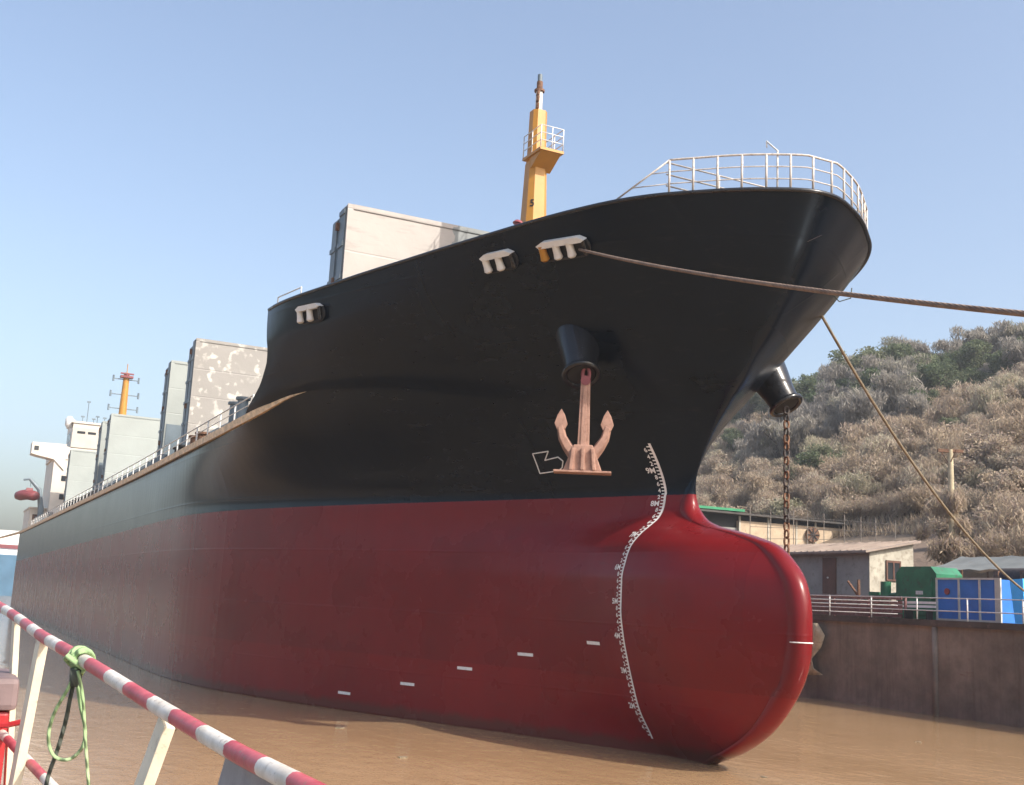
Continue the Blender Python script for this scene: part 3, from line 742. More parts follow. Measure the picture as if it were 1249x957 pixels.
def crown_mesh(name, h, rad, n, size, mat, seed, twig=False):
    r = np.random.default_rng(seed); vs = []; fs = []
    blobs = [(r.normal(0, rad * .42), r.normal(0, rad * .42), h * r.uniform(.38, .92), rad * r.uniform(.3, .55)) for _ in range(16)]
    for i in range(n):
        bx, by, bz, br = blobs[r.integers(len(blobs))]
        d = r.normal(size=3); d /= np.linalg.norm(d); rr = br * (r.random() ** .45) * (1.25 if r.random() < .12 else 1)
        c = np.array([bx, by, bz]) + d * rr * np.array([1, 1, .85])
        c[2] = max(c[2], .1)
        a = r.normal(size=3); a /= np.linalg.norm(a); b = np.cross(a, r.normal(size=3)); b /= np.linalg.norm(b)
        s = size * r.uniform(.5, 1.3); w = .16 if twig else .55
        if twig: a[2] = abs(a[2]) + .5; a /= np.linalg.norm(a); s *= 1.7
        o = len(vs); vs += [tuple(c - a * s), tuple(c + b * s * w), tuple(c + a * s), tuple(c - b * s * w)]; fs.append((o, o + 1, o + 2, o + 3))
    me = bpy.data.meshes.new(name); me.from_pydata(vs, [], fs); me.materials.append(mat); return me
def trunk_mesh(h, seed):
    r = random.Random(seed); mb = MB(); mb.tube([(0, 0, -.6), (r.uniform(-.1, .1), r.uniform(-.1, .1), h * .3), (r.uniform(-.3, .3), r.uniform(-.3, .3), h * .75)], [.2, .15, .05], 6)
    for k in range(6):
        a = r.uniform(0, 6.28); z = h * r.uniform(.25, .6); l = h * r.uniform(.25, .4); mb.tube([(0, 0, z), (math.cos(a) * l * .6, math.sin(a) * l * .6, z + l * .5), (math.cos(a) * l, math.sin(a) * l, z + l * 1.1)], [.08, .05, .02], 5)
    me = bpy.data.meshes.new('trunk'); me.from_pydata(mb.v, [], mb.f); me.materials.append(MAT['bark']); return me
GREENS = [crown_mesh('crown', 6.5, 3.0, 4200, .21, MAT['green'], 10 + k) for k in range(4)]
GREYS = [crown_mesh('crown', 6.0, 2.6, 3000, .26, MAT['grey'], 20 + k, True) for k in range(4)]
DRYS = [crown_mesh('shrub', 3.0, 2.0, 3000, .15, MAT['dry'], 30 + k, k != 3) for k in range(4)]
TRK = [trunk_mesh(6, k) for k in range(3)]
def plant_tree(name, label, group, meshes, X, Y, s):
    t = thing(name, label, 'tree', (X, Y, hill_z(X, Y) - .1), group); t.rotation_euler.z = random.uniform(0, 6.28); t.scale = (s * random.uniform(.85, 1.2), s * random.uniform(.85, 1.2), s)
    for nm, me in (('crown', random.choice(meshes)), ('trunk', random.choice(TRK))):
        o = bpy.data.objects.new(nm, me); COL.objects.link(o); o.parent = t
    return t
def plant_shrub(label, group, X, Y, s, meshes=None, name='dry_shrub'):
    o = bpy.data.objects.new(name, random.choice(meshes or DRYS)); COL.objects.link(o); o.location = (X, Y, hill_z(X, Y) - .25 * s); o.rotation_euler.z = random.uniform(0, 6.28)
    o.scale = (s * random.uniform(.8, 1.35), s * random.uniform(.8, 1.35), s * random.uniform(.75, 1.15)); tag(o, label, 'shrub', group)
def seen(X, Y, z, lo=835, hi=1275):
    c = (np.array([X, Y, z]) - CAM) @ M; return lo < CX + F_PX * c[0] / c[2] < hi
ng = ny = nd = 0; tries = 0
while (ng < 165 or ny < 160 or nd < 230) and tries < 30000:
    tries += 1
    Y = random.uniform(60, 152); v = (Y - 60) / 92; X = random.uniform(-300, -70)
    if not seen(X, Y, hill_z(X, Y)): continue
    pt = noise.noise(Vector((X * .025, Y * .03, 5)))
    if v > .42 + pt * .35:
        if pt + (-150 - X) * .004 > -.16 and ng < 165: plant_tree('evergreen_tree', 'bushy green tree among the woods on the upper hillside', 'green trees on the upper hillside', GREENS, X, Y, random.choice((.55, .7, .85, 1.0, 1.25))); ng += 1
        elif ny < 160: plant_tree('bare_tree', 'grey brown leafless tree among the woods on the upper hillside', 'leafless trees on the upper hillside', GREYS, X, Y, random.choice((.5, .7, .9, 1.2))); ny += 1
    elif nd < 230:
        plant_shrub('dry brown shrub on the lower hillside above the sheds', 'dry shrubs on the lower hillside', X, Y, random.uniform(.7, 1.35)); nd += 1
for k in range(16):
    Y = random.uniform(62, 110); X = random.uniform(-190, -75)
    if seen(X, Y, hill_z(X, Y)): plant_tree('young_green_tree', 'small green tree scattered among the dry shrubs of the lower slope', 'small green trees scattered in the dry slope', GREENS, X, Y, random.uniform(.35, .6))
# dark green clump in the dry slope, and ground scrub
for k, (px, py, Y, s) in enumerate(((985, 585, 72, .75), (1003, 575, 76, .7), (972, 598, 70, .6))):
    p_ = at(px, py, 1, Y); plant_tree('evergreen_tree', 'dark green tree of the small clump standing alone in the dry brown slope', 'green clump in the dry slope', GREENS, p_.x, Y, s)
def scrub():
    vs = []; fs = []; n = 0
    while n < 60000:
        Y = 58 + 90 * random.random() ** 1.3; X = random.uniform(-300, -60)
        if not seen(X, Y, hill_z(X, Y), 825, 1290): continue
        z = hill_z(X, Y); h = random.uniform(.3, 1.0); a = random.uniform(0, 6.28); w = random.uniform(.04, .14); lx, ly = random.gauss(0, .35), random.gauss(0, .35)
        o = len(vs); vs += [(X - w * math.cos(a), Y - w * math.sin(a), z - .1), (X + w * math.cos(a), Y + w * math.sin(a), z - .1), (X + lx, Y + ly, z + h)]; fs.append((o, o + 1, o + 2)); n += 1
    me = bpy.data.meshes.new('dry_grass'); me.from_pydata(vs, [], fs); me.materials.append(MAT['dry']); o = bpy.data.objects.new('dry_grass', me); COL.objects.link(o)
    tag(o, 'dry straw coloured grass and brush covering the hillside', 'grass', None, 'stuff')
scrub()

# ------------------------------------------------------------------ barge on the right
def barge_mat():
    m, nt, b = new_mat('old_barge_plating'); v = coords(nt)
    c = ramp(nt, tex(nt, v, .35, 6, .65), [(.3, (.11, .090, .074)), (.5, (.20, .165, .137)), (.7, (.31, .26, .215))])
    st = tex(nt, coords(nt, (1.4, 1.4, .12)), 1.6, 6, .7)
    c = mix(nt, ramp(nt, st, [(.5, (0, 0, 0)), (.72, (.5, .5, .5))]), c, (.06, .046, .038))
    c = mix(nt, ramp(nt, tex(nt, coords(nt, (.5, .5, 2)), 1.1, 6, .7), [(.62, (0, 0, 0)), (.75, (.7, .7, .7))]), c, (.17, .10, .065))
    link(nt, c, b.inputs['Base Color']); b.inputs['Roughness'].default_value = .75; bump(nt, b, tex(nt, v, 1.1, 5), .4, .06); return m
BG = thing('barge', 'long dark rust stained barge moored along the bank at right', 'barge', (-40, 27.5, 0))
mb = MB(); mb.prism([(-100, 24.5, -1.5), (-100, 24.5, 4.55), (-100, 30.7, 4.55), (-100, 30.7, -1.5)], (125, 0, 0))
MAT['bargeplate'] = barge_mat(); mb.build('barge_hull', MAT['bargeplate'], BG)
mb = MB(); mb.prism([(-100.1, 24.35, 4.5), (-100.1, 24.35, 4.82), (-100.1, 30.8, 4.82), (-100.1, 30.8, 4.56)], (125.2, 0, 0)); mb.build('deck_edge', paint('dark_coping', (.055, .045, .04), .7, .4, 1, dirt=(.16, .12, .1)), BG)
for X in (-44.5, -36):
    mb = MB(); mb.tube([(X, 24.5, -1), (X, 24.5, 4.45)], .16, 12); mb.build('rubbing_post', MAT['bargeplate'], BG, smooth=True)
rl = MB()
for z in (5.3, 5.95): rl.tube([(-75, 24.6, z), (20, 24.6, z)], .028, 6)
for z in (5.05, 5.5, 5.72): rl.tube([(-62, 24.6, z), (-47.2, 24.6, z)], .024, 6)
rl_o = rl.build('guard_rail', MAT['railwhite'], BG, smooth=True); s0 = None
for X in np.arange(-73, 18, 3.35):
    pm = MB(); pm.tube([(0, 0, 0), (0, 0, 1.18)], .038, 7)
    if s0 is None: s0 = pm.build('post', MAT['railwhite'], None, smooth=True); q = s0
    else: q = cp(s0)
    q.location = (X + .4, 24.6, 4.8); put(q, rl_o)
# things on the barge deck
def slatted():
    o = thing('slatted_panel', 'maroon slatted panel lying along the barge rail beside the red bulb', 'panel', (-54, 25.4, 4.82)); mb = MB()
    for k in range(5): mb.bb(-62, -47.6, 25.3, 25.38, 4.86 + k * .24, 5.06 + k * .24)
    for X in np.arange(-61.5, -47, 2.8): mb.bb(X, X + .1, 25.385, 25.5, 4.83, 6.0)
    mb.build('slats', paint('maroon_board_paint', (.17, .07, .065), .6, .25, 2, dirt=(.3, .22, .2)), o)
slatted()
def blue_cabinet():
    o = thing('blue_container', 'blue panelled container with pale metal frame on the barge deck', 'container', (-43.8, 27, 4.82)); bm_ = paint('blue_panel_paint', (.03, .17, .55), .45, .15, .8, dirt=(.05, .09, .25), dirt_amt=(.62, .8))
    body = MB(); body.bb(-45.8, -41.7, 26.1, 28.2, 4.84, 7.0); ob = body.build('body', bm_, o)
    fr = MB()
    for X in (-45.85, -44.35, -43.0): fr.bb(X, X + .09, 26.02, 26.12, 4.83, 7.06)
    fr.bb(-41.95, -41.6, 26.0, 26.1, 4.83, 7.06); fr.bb(-45.85, -41.6, 26.03, 26.09, 6.98, 7.07); fr.bb(-45.85, -41.6, 26.035, 26.095, 4.83, 4.93)
    fr.build('frame', paint('pale_frame_paint', (.5, .5, .46), .5, .15, 2), o)
    s = MB(); s.tube([(-45.1, 26.03, 6.35), (-45.1, 26.09, 6.35)], .17, 14); s.build('warning_disc', MAT['orange'], o)
blue_cabinet()
mb = MB(); mb.prism([(-41.2, 26.2, 7.0), (-40.4, 26.2, 7.05), (-40.1, 25.9, 5.7), (-39.7, 25.7, 4.84), (-40.5, 25.7, 4.84)], (.0, .12, 0))
tag(mb.build('plastic_sheet', paint('sky_blue_sheet', (.05, .40, .85), .35, .12, 1), None), 'bright sky blue plastic sheet leaning beside the blue container', 'sheet')
def green_machine():
    o = thing('green_machine', 'dark green metal machine housing standing left of the blue container', 'machine', (-48.3, 28, 4.82)); g = paint('green_machine_paint', (.02, .15, .075), .45, .3, 1, dirt=(.05, .05, .04))
    b = MB(); b.bb(-49.9, -46.9, 27.2, 29.2, 4.85, 7.35); b.prism([(-49.9, 27.2, 7.35), (-46.9, 27.2, 7.35), (-47.3, 27.2, 7.75), (-49.5, 27.2, 7.75)], (0, 2, 0)); b.build('housing', g, o)
    d = MB(); d.bb(-48.8, -47.2, 27.12, 27.21, 5.1, 7.1); d.build('door_panel', g, o)
    pl = MB(); pl.bb(-48.3, -47.8, 27.08, 27.13, 6.2, 6.4); pl.build('name_plate', MAT['railwhite'], o)
    c = MB(); c.tube([(-50.9, 27.4, 4.85), (-50.9, 27.4, 6.9)], .3, 10); c.tube([(-51.8, 27.4, 4.85), (-51.8, 27.4, 6.3)], .35, 10); c.tube([(-52.6, 27.4, 5.9), (-49.9, 27.4, 6.2)], .12, 8); c.build('cylinder', g, o, smooth=40)
    e = MB(); e.tube([(-52.9, 27.2, 4.85), (-52.9, 27.2, 7.0)], .09, 6); e.tube([(-53.8, 27.2, 6.9), (-52.9, 27.2, 6.0)], .08, 6); e.build('stand', MAT['rust'], o)
green_machine()
def winch():
    o = thing('deck_winch', 'dark winch standing on the barge behind the blue container', 'winch', (-43.5, 29.4, 4.82))
    b = MB(); b.bb(-45.3, -42, 28.9, 30.2, 4.85, 6.6); b.bb(-44.6, -44.3, 29, 30, 6.6, 7.6); b.bb(-42.9, -42.6, 29, 30, 6.6, 7.6); b.build('frame', MAT['rust'], o)
    d = MB(); d.tube([(-44.5, 29.5, 7.35), (-42.7, 29.5, 7.35)], .42, 16); d.build('drum', MAT['chaindark'], o, smooth=40)
winch()
for k, (px, py, Y, w) in enumerate(((1098, 733, 25.6, 1.7), (1120, 742, 25.3, 1.9))):
    p_ = at(px, py, 1, Y); o = thing('white_bench', ('white slatted bench nearest the maroon panel on the barge' if k == 0 else 'white slatted bench in front of the green machine on the barge'), 'bench', (p_.x, Y, 4.82), 'white benches on the barge')
    b = MB()
    for j in range(3): b.bb(p_.x - w / 2, p_.x + w / 2, Y + j * .16 - .2, Y + j * .16 - .07, 5.28 + k * .0, 5.32)
    b.build('seat', MAT['white'], o); g = MB()
    for s in (-1, 1): g.bb(p_.x + s * w * .4 - .03, p_.x + s * w * .4 + .03, Y - .2, Y + .24, 4.83, 5.27)
    g.build('leg', MAT['blackmatte'], o)
    for j in range(2):
        g = MB(); g.bb(p_.x - w / 2, p_.x + w / 2, Y + .28, Y + .31, 5.45 + j * .2, 5.58 + j * .2); g.build('back_slat', MAT['white'], o)
# grey tarpaulin canopy over the machines
o = thing('tarpaulin_canopy', 'sagging grey tarpaulin roof on poles behind the green machine', 'canopy', (-45, 31, 4.9))
mb = MB(); nx, ny_ = 14, 6; vs = []
for j in range(ny_):
    for i in range(nx):
        x = -50.4 + 9.4 * i / (nx - 1); y = 29.6 + 3.4 * j / (ny_ - 1); vs.append((x, y, 7.75 + .95 * j / (ny_ - 1) - .08 * math.sin(i * 1.3) ** 2 - .15 * math.sin(math.pi * j / 5) + random.uniform(-.02, .02)))
mb.add(vs, [(j * nx + i, j * nx + i + 1, (j + 1) * nx + i + 1, (j + 1) * nx + i) for j in range(ny_ - 1) for i in range(nx - 1)]); mb.build('cover', paint('grey_tarpaulin', (.15, .16, .155), .7, .25, .8, dirt=(.16, .15, .13)), o, smooth=True)
for x in (-50.3, -45.6, -41.2):
    for y in (29.7, 32.9):
        mb = MB(); mb.tube([(x, y, 4.8 if y < 30.8 else 5.2), (x, y, 7.6 if y < 30 else 8.5)], .06, 6); mb.build('pole', MAT['rust'], o)
# canvas rag hanging on the barge side, behind the bulb
mb = MB(); vs = []; cols = [(988, 760, 12), (990, 775, 16), (989, 790, 13), (987, 803, 6), (984, 815, 12), (984, 823, 22)]
for px, py, w in cols:
    for k in range(5):
        q = at(px - 8 + (w + 8) * k / 4, py, 1, 24.2); q.y -= .12 * math.sin(k * 2.1 + py * .1) + .1; vs.append(q)
mb.add(vs, [(5 * i + k, 5 * i + k + 1, 5 * i + 6 + k, 5 * i + 5 + k) for i in range(5) for k in range(4)])
o = mb.build('canvas_sheet', paint('cream_canvas', (.42, .35, .25), .9, .3, 2, dirt=(.2, .15, .1)), None, smooth=True, fix=False)
md = o.modifiers.new('thick', 'SOLIDIFY'); md.thickness = .04
tag(o, 'crumpled cream canvas hanging on the barge side behind the red bulb', 'canvas')

# ------------------------------------------------------------------ sheds on the bank
WALLG = paint('grey_cement_render', (.27, .26, .245), .85, .15, .9, dirt=(.16, .145, .13)); WALLW = paint('pale_plaster', (.40, .375, .31), .85, .2, .9, dirt=(.22, .19, .15), dirt_amt=(.48, .72))
ROOF = paint('pinkish_roof_sheet', (.27, .215, .18), .85, .2, .7, stretch=(2, 1, 1), dirt=(.30, .27, .22)); DOOR = paint('brown_door', (.11, .05, .035), .6, .3, 2)
def shed1():
    o = thing('cement_shed', 'small grey cement shed with brown door and pinkish sloping roof', 'shed', (-62, 33, 6.2))
    mb = MB(); mb.prism([(-80, 33, 5.0), (-80, 36.9, 5.0), (-80, 36.9, 9.86), (-80, 33, 9.1)], (21.85, 0, 0)); mb.build('wall', WALLG, o)
    mb = MB(); mb.prism([(-58.13, 33.0, 5.0), (-58.13, 36.92, 5.0), (-58.13, 36.92, 9.87), (-58.13, 33.0, 9.11)], (.06, 0, 0)); mb.build('end_wall', WALLW, o)
    rf = MB(); rf.prism([(-80.3, 32.35, 9.02), (-80.3, 37.3, 9.98), (-80.3, 37.3, 10.13), (-80.3, 32.35, 9.17)], (22.6, 0, 0))
    for k in range(34): rf.prism([(-80 + k * .66, 32.37, 9.171), (-80 + k * .66 + .12, 32.37, 9.171), (-80 + k * .66 + .12, 32.37, 9.23), (-80 + k * .66, 32.37, 9.23)], (0, 4.9, .95))
    rf.build('roof', ROOF, o)
    mb = MB(); mb.bb(-62.5, -61.2, 32.9, 33.02, 6.3, 8.75); d = mb.build('door', DOOR, o)
    mb = MB(); mb.tube([(-61.9, 32.88, 7.4), (-61.9, 32.8, 7.4)], .06, 8); mb.build('handle', MAT['railwhite'], d)
    mb = MB(); mb.bb(-58.1, -58.0, 34.5, 35.6, 7.4, 8.55); w = mb.build('window', MAT['glass'], o)
    mb = MB()
    for y0, y1, z0, z1 in ((34.4, 35.7, 8.5, 8.65), (34.4, 34.52, 7.4, 8.5), (35.58, 35.7, 7.4, 8.5), (34.4, 35.7, 7.3, 7.4), (35.0, 35.1, 7.4, 8.5)): mb.bb(-58.05, -57.96, y0, y1, z0, z1)
    mb.build('window_frame', DOOR, w)
shed1()
def shed2():
    L = dep(845, 655, 110); Rr = dep(1043, 658, 116); e = (Rr - L); e.z = 0; w = e.length; e.normalize(); n = Vector((e.y, -e.x, 0))
    if n.x < 0: n = -n
    zb, zt = 10.5, 14.5; o = thing('long_shed', 'long low beige shed with dark eaves and green roof edge on the bank', 'shed', (L.x, L.y, zb))
    P = lambda s, d, z: Vector((L.x, L.y, 0)) + e * s + n * d + Vector((0, 0, z))
    def blk(s0, s1, d0, d1, z0, z1, nm, m, par=o):
        mb = MB(); mb.prism([P(s0, d0, z0), P(s1, d0, z0), P(s1, d1, z0), P(s0, d1, z0)], (0, 0, z1 - z0)); return mb.build(nm, m, par)
    beige = paint('beige_block_wall', (.46, .36, .25), .85, .15, 1.2, dirt=(.28, .2, .14))
    blk(5.0, w, -6, 0, zb - 3, zt - .9, 'wall', beige); blk(-8, 5.0, -6, -.3, zb - 3, zt - 1.6, 'wall', WALLG)
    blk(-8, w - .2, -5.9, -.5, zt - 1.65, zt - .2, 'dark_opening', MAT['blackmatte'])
    mb = MB(); mb.prism([P(-8, .7, zt - .2), P(w + 1.2, .7, zt - .55), P(w + 1.2, .7, zt - .4), P(-8, .7, zt + .0)], n * -7.4); mb.build('roof', paint('dark_roof', (.06, .055, .05), .8, .3, 1), o)
    mb = MB(); mb.prism([P(-8, .74, zt + .0), P(5.2, .74, zt - .08), P(5.2, .74, zt + .16), P(-8, .74, zt + .26)], n * -3); mb.build('roof_edge', paint('green_roof_edge', (.02, .22, .10), .5, .2, 1), o)
    for s in (5.0, 8.2, 11.4, 13.6): blk(s, s + .18, -.1, .06, zb - 2, zt - .4, 'column', WALLW)
    fan = MB(); c = P(13.2, .1, zt - 1.75); fan.tube([c, c + n * .25], .75, 18); fo = fan.build('fan', MAT['rust'], o)
    for k in range(4):
        t = k * math.pi / 4; bl = MB(); d = e * math.cos(t) + Vector((0, 0, math.sin(t))); bl.tube([c + n * .3 - d * .7, c + n * .3 + d * .7], .06, 5); bl.build('blade', MAT['chaindark'], fo)
shed2()
MAT['fencepole'] = paint('dull_scaffold_steel', (.22, .19, .16), .7, .3, 3)
# scaffold fence in front of the long shed
o = thing('scaffold_fence', 'thin pole scaffold fence between the two sheds', 'fence', (-66, 39, 7.5)); rl = MB(); pts = [(915, 37.8), (940, 38), (968, 38.3), (985, 38.5), (1005, 38.8), (1030, 39), (1050, 39.3), (1068, 39.6), (1092, 40)]
tops = []
for k, (px, Y) in enumerate(pts):
    a = at(px, 662, 1, Y); b = at(px, 618 + k * 2, 1, Y); mb = MB(); mb.tube([a - Vector((0, 0, 1.5)), b], .032, 6); mb.build('pole', MAT['fencepole'], o); tops.append((a, b))
for t in (.12, .45, .8): rl.tube([a.lerp(b, t) for a, b in tops], .02, 5)
rl.build('cross_rail', MAT['fencepole'], o)
# utility pole with climbing dry vine
UP = at(1163, 690, 1, 40); o = thing('utility_pole', 'pale concrete utility pole with short crossarm wrapped in dry vine', 'pole', (UP.x, 40, 7))
T = at(1159, 548, 1, 40)
mb = MB(); mb.tube([(UP.x, 40, 6), (T.x, 40, T.z)], [.26, .18], 10); mb.build('pole', paint('weathered_concrete', (.42, .36, .24), .85, .2, 2), o, smooth=40)
mb = MB(); mb.box((T.x, 40, T.z - .1), (1.75, .24, .22), Matrix.Rotation(R(63), 3, 'Z')); mb.tube([(T.x, 39.9, T.z - 1.1), (T.x - .7, 39.9, T.z - .1)], .04, 5); mb.tube([(T.x, 39.9, T.z - 1.1), (T.x + .6, 39.9, T.z - .1)], .04, 5); mb.build('crossarm', MAT['rust'], o)
me = crown_mesh('dry_vine', 8.0, 1.7, 4500, .17, MAT['dry'], 77, True); 
for v_ in me.vertices: v_.co.x *= (1.5 - v_.co.z * .13); v_.co.y *= (1.5 - v_.co.z * .13)
vo = bpy.data.objects.new('dry_vine', me); COL.objects.link(vo); vo.location = (UP.x + .2, 39.7, 5.6); vo.scale = (1.25, 1.25, 1.1); tag(vo, 'dry brown vine bush climbing the utility pole', 'vine')
for k in range(90):
    X = random.uniform(-70, -30); Y = random.uniform(37.5, 61)
    if hill_z(X, Y) and not (X < -58 and Y < 50): plant_shrub('dry bush on the bank behind the barge sheds', 'bushes on the bank behind the sheds', X, Y, random.uniform(.7, 1.25), random.choice([DRYS, DRYS]), 'dry_shrub')

# ------------------------------------------------------------------ far vessel at the left edge
FV = thing('blue_vessel', 'distant blue vessel with white deckhouse beyond the stern at left', 'ship', (-330, 6, 0))
bl = paint('far_blue_hull', (.10, .22, .36), .5, .15, .3)
mb = MB(); mb.prism([(-330, -16, -1), (-330, 11, -1), (-326, 14, 10.5), (-326, -20, 10.5)], (-60, 0, 0)); mb.build('vessel_hull', bl, FV)
mb = MB(); mb.bb(-350, -331, -13, 10, 10.5, 14.6); mb.bb(-348, -333, -10, 8, 14.6, 17); mb.build('deckhouse', MAT['white'], FV)
mb = MB(); mb.bb(-330.9, -330.7, -12, 9, 12.2, 13.2); mb.build('window_band', MAT['orange'], FV)

# ------------------------------------------------------------------ foreground guard rail and quay
def stripe_mat():
    m, nt, b = new_mat('red_white_stripe_paint'); tc = node(nt, 'ShaderNodeTexCoord'); sp = node(nt, 'ShaderNodeSeparateXYZ'); link(nt, tc.outputs['Object'], sp.inputs[0])
    v = tc.outputs['Object']; j = math_n(nt, 'MULTIPLY', math_n(nt, 'SUBTRACT', tex(nt, v, 18, 4), .5), .07)
    fr = math_n(nt, 'FRACT', math_n(nt, 'ADD', math_n(nt, 'MULTIPLY', math_n(nt, 'ADD', sp.outputs[0], j), 1 / .53), 7.13))
    red = math_n(nt, 'LESS_THAN', fr, .53)
    w = ramp(nt, tex(nt, v, 14, 5), [(.35, (.52, .47, .40)), (.6, (.68, .64, .58))]); r_ = ramp(nt, tex(nt, v, 12, 5), [(.35, (.36, .045, .06)), (.65, (.50, .10, .115))])
    c = mix(nt, red, w, r_); c = mix(nt, ramp(nt, tex(nt, v, 40, 6, .7), [(.57, (0, 0, 0)), (.70, (.85, .85, .85))]), c, (.22, .16, .12))
    link(nt, c, b.inputs['Base Color']); b.inputs['Roughness'].default_value = .45; bump(nt, b, tex(nt, v, 60, 4), .25, .004); return m
MAT['stripe'] = stripe_mat(); MAT['postcream'] = paint('cream_post_paint', (.66, .60, .47), .5, .12, 8, dirt=(.25, .15, .09), dirt_amt=(.62, .78))
GR = thing('guard_rail', 'red and white striped handrail on cream posts in the left foreground', 'railing', (-5, -21.8, 3.1))
path = [dep(520, 1036, 2.15), dep(357, 953, 2.7), dep(306, 927, 3.0), dep(200, 866, 3.7), dep(100, 804, 4.6), dep(52, 776, 5.3), dep(18, 751, 6.2), dep(-30, 722, 7.6)]
fx = [pchip([0, 1, 2, 3, 4, 5, 6, 7], [p_[k] for p_ in path]) for k in range(3)]
RP = [Vector([float(fx[k](t)) for k in range(3)]) for t in np.linspace(0, 7, 60)]
mb = MB(); mb.tube(RP, .0262, 16); mb.build('handrail', MAT['stripe'], GR, smooth=True)
for (x0, y0, x1, y1, z, w) in ((204, 880, 176, 957, 3.72, .085), (52, 780, 18, 957, 5.3, .09), (20, 757, 9, 957, 6.2, .07)):
    a, b = dep(x0, y0, z), dep(x1, y1, z); d = (b - a); b = a + d * (1.15 / d.length); d.normalize(); t = Vector((1, .1, 0)).normalized(); s = d.cross(t).normalized(); t = s.cross(d).normalized()
    pm = MB(); pm.prism([a - t * w * .55 - s * w * .22, a + t * w * .55 - s * w * .22, a + t * w * .55 + s * w * .22, a - t * w * .55 + s * w * .22], b - a)
    pm.build('post', MAT['postcream'], GR, bevel=.003)
    cl = MB(); cl.prism([a - t * w * .56 - s * w * .24, a + t * w * .56 - s * w * .24, a - t * w * .56 - s * w * .24 + d * w * 1.5], s * -.003); cl.build('post_top_patch', MAT['rust'], GR)  # thin dark brown triangle laid on the face at the post's top
mb = MB(); mb.tube([dep(-40, 848, 6.6), dep(0, 892, 5.9), dep(62, 957, 4.95), dep(150, 1050, 4.1)], .022, 10); mb.build('mid_rail', MAT['stripe'], GR, smooth=True)
mb = MB(); pl = [dep(278, 913, 3.25), dep(352, 955, 2.8), dep(420, 1000, 2.5), dep(400, 1100, 2.5), dep(250, 1010, 3.25)]
mb.prism(pl, (.0, .008, 0)); mb.build('plate', paint('galvanised_plate', (.26, .25, .26), .55, .15, 12, metal=.2, dirt=(.3, .28, .27)), GR)
# green rope knotted round the rail
def rp(px, py, z=4.55): return dep(px, py, z)
GRP = thing('knotted_rope', 'green rope knotted round the striped handrail and hanging in a loop', 'rope', rp(95, 805))
kn = MB(); c0 = dep(99, 803, 4.6); ax = (dep(118, 815, 4.45) - dep(80, 792, 4.8)).normalized(); q1 = ax.cross(Vector((0, 0, 1))).normalized(); q2 = ax.cross(q1)
for k in range(5):
    o_ = c0 + ax * (k - 2) * .019; kn.tube([o_ + ax * .012 * math.sin(t * 1.0 + k) + (q1 * math.cos(t) + q2 * math.sin(t)) * (.036 + .004 * (k % 2)) for t in np.linspace(0, math.tau, 18)], .0085, 7, cap=False)
kn.tube([c0 - ax * .05 + q2 * .05, c0 + q1 * .06, c0 + ax * .03 + q1 * .065 + Vector((0, 0, .015)), c0 + ax * .06 + Vector((0, 0, -.03)), c0 + Vector((0, 0, -.07))], .0115, 7)
kn.build('knot', MAT['ropegreen'], GRP, smooth=True)
def smooth_path(pts, n=40):
    pts = [Vector(p_) for p_ in pts]; s = np.arange(len(pts)); f_ = [cubic(s.astype(float), np.array([p_[k] for p_ in pts])) for k in range(3)]
    return [Vector([float(f_[k](t)) for k in range(3)]) for t in np.linspace(0, len(pts) - 1, n)]
lp = MB(); lp.tube(smooth_path([rp(93, 815), rp(84, 838), rp(66, 870), rp(59, 900), rp(66, 922), rp(84, 926), rp(100, 912), rp(104, 890), rp(98, 860), rp(94, 830), rp(93, 815)]), .007, 7)
lp.tube(smooth_path([rp(95, 818, 4.53), rp(101, 850, 4.53), rp(104, 900, 4.53), rp(108, 957, 4.53), rp(111, 1010, 4.53)]), .0065, 7); lp.build('loop', MAT['ropegreen'], GRP, smooth=True)
dk = MB(); dk.tube(smooth_path([rp(92, 824, 4.57), rp(86, 850, 4.57), rp(80, 880, 4.57), rp(70, 915, 4.57), rp(58, 950, 4.57), rp(52, 990, 4.57)]), .0085, 7); dk.tube([rp(93, 815, 4.56), rp(92, 836, 4.56)], .024, 8); dk.build('tail', MAT['ropedark'], GRP, smooth=True)
# red box by the rail
o = thing('red_box', 'red painted deck box at the left picture edge inside the rail', 'box', (-6.6, -22.6, 3.1)); rb = paint('red_box_paint', (.42, .02, .025), .4, .15, 3, dirt=(.25, .05, .05))
c = dep(-22, 870, 6.0); mb = MB(); mb.bb(c.x - .45, c.x + .2, c.y - .32, c.y + .12, 3.1, c.z + .03); mb.build('body', rb, o, bevel=.02)
mb = MB(); mb.bb(c.x - .48, c.x + .23, c.y - .35, c.y + .15, c.z + .035, c.z + .2); mb.build('lid', paint('faded_lid_paint', (.17, .12, .12), .6, .2, 4), o, bevel=.03)
mb = MB(); mb.tube([dep(-8, 886, 5.75), dep(10, 884, 5.75), dep(28, 880, 5.75)], .014, 6); mb.build('strap', rb, o)
# the deck everything in the foreground stands on
mb = MB(); mb.prism([(-30, -22.12, 2.9), (40, -21.4, 2.9), (40, -60, 2.9), (-30, -60, 2.9)], (0, 0, .2)); mb.prism([(-30, -22.4, -1.5), (40, -21.7, -1.5), (40, -60, -1.5), (-30, -60, -1.5)], (0, 0, 4.39))
tag(mb.build('quay', paint('quay_deck', (.20, .18, .16), .8, .2, 1), None), None, None, None, 'structure')

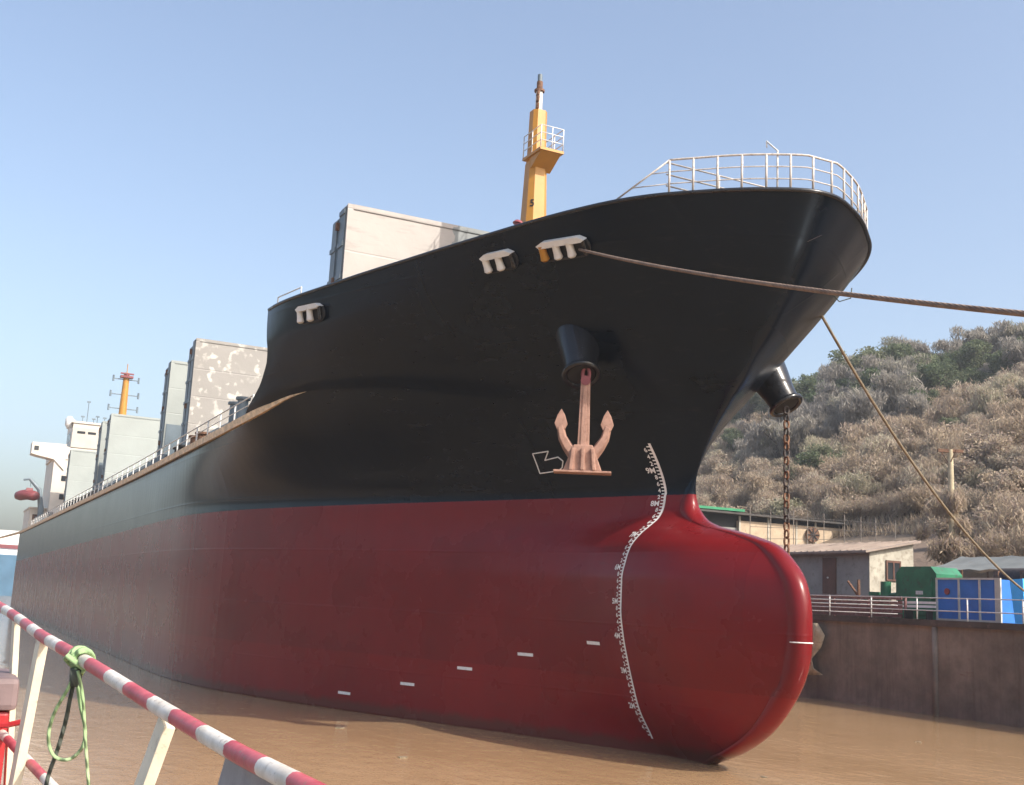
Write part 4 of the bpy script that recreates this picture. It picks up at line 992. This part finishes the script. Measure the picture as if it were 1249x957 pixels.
# ------------------------------------------------------------------ haze
HAZE = True
if HAZE:
    mb = MB(); mb.bb(-480, 120, -140, 260, -4, 75)
    m = bpy.data.materials.new('haze_air'); m.use_nodes = True; nt = m.node_tree; nt.nodes.remove(nt.nodes['Principled BSDF'])
    pv = node(nt, 'ShaderNodeVolumePrincipled'); pv.inputs['Color'].default_value = (.86, .90, .96, 1); pv.inputs['Density'].default_value = .0004; pv.inputs['Anisotropy'].default_value = .2
    link(nt, pv.outputs[0], nt.nodes['Material Output'].inputs['Volume'])
    o = mb.build('haze', m, None); tag(o, None, None, None, 'stuff')

# ------------------------------------------------------------------ light, sky, camera
AZ, EL = 29., 40.
w = bpy.data.worlds.new('World'); sc.world = w; w.use_nodes = True; nt = w.node_tree
sky = nt.nodes.new('ShaderNodeTexSky'); sky.sky_type = 'NISHITA'; sky.sun_disc = False; sky.sun_elevation = R(EL); sky.sun_rotation = R(90 - AZ)
sky.air_density = 1.0; sky.dust_density = 4.0; sky.ozone_density = 1.0
bg = nt.nodes['Background']; bg.inputs[1].default_value = .135; hs = nt.nodes.new('ShaderNodeHueSaturation'); hs.inputs['Saturation'].default_value = .92; hs.inputs['Value'].default_value = 1.0; nt.links.new(sky.outputs[0], hs.inputs['Color']); nt.links.new(hs.outputs[0], bg.inputs[0])
sl = bpy.data.lights.new('sun', 'SUN'); sl.energy = 2.9; sl.angle = R(.6); sl.color = (1, .93, .83)
so = bpy.data.objects.new('sun', sl); COL.objects.link(so)
d = Vector((math.cos(R(EL)) * math.cos(R(AZ)), math.cos(R(EL)) * math.sin(R(AZ)), math.sin(R(EL))))
so.rotation_euler = d.to_track_quat('Z', 'Y').to_euler(); so.location = (0, 0, 80)
cd = bpy.data.cameras.new('camera'); cd.sensor_width = 36; cd.lens = F_PX / 1249 * 36; cd.clip_start = .05; cd.clip_end = 9000
co = bpy.data.objects.new('camera', cd); COL.objects.link(co)
m4 = Matrix.Identity(4)
for i in range(3):
    m4[i][0] = M[i][0]; m4[i][1] = M[i][1]; m4[i][2] = -M[i][2]; m4[i][3] = CAM[i]
co.matrix_world = m4; sc.camera = co
sc.view_settings.view_transform = 'Standard'; sc.view_settings.look = 'None'; sc.view_settings.exposure = 1.0; sc.view_settings.gamma = 1
sc.cycles.volume_step_rate = 4; sc.cycles.volume_max_steps = 64; sc.cycles.max_bounces = 6
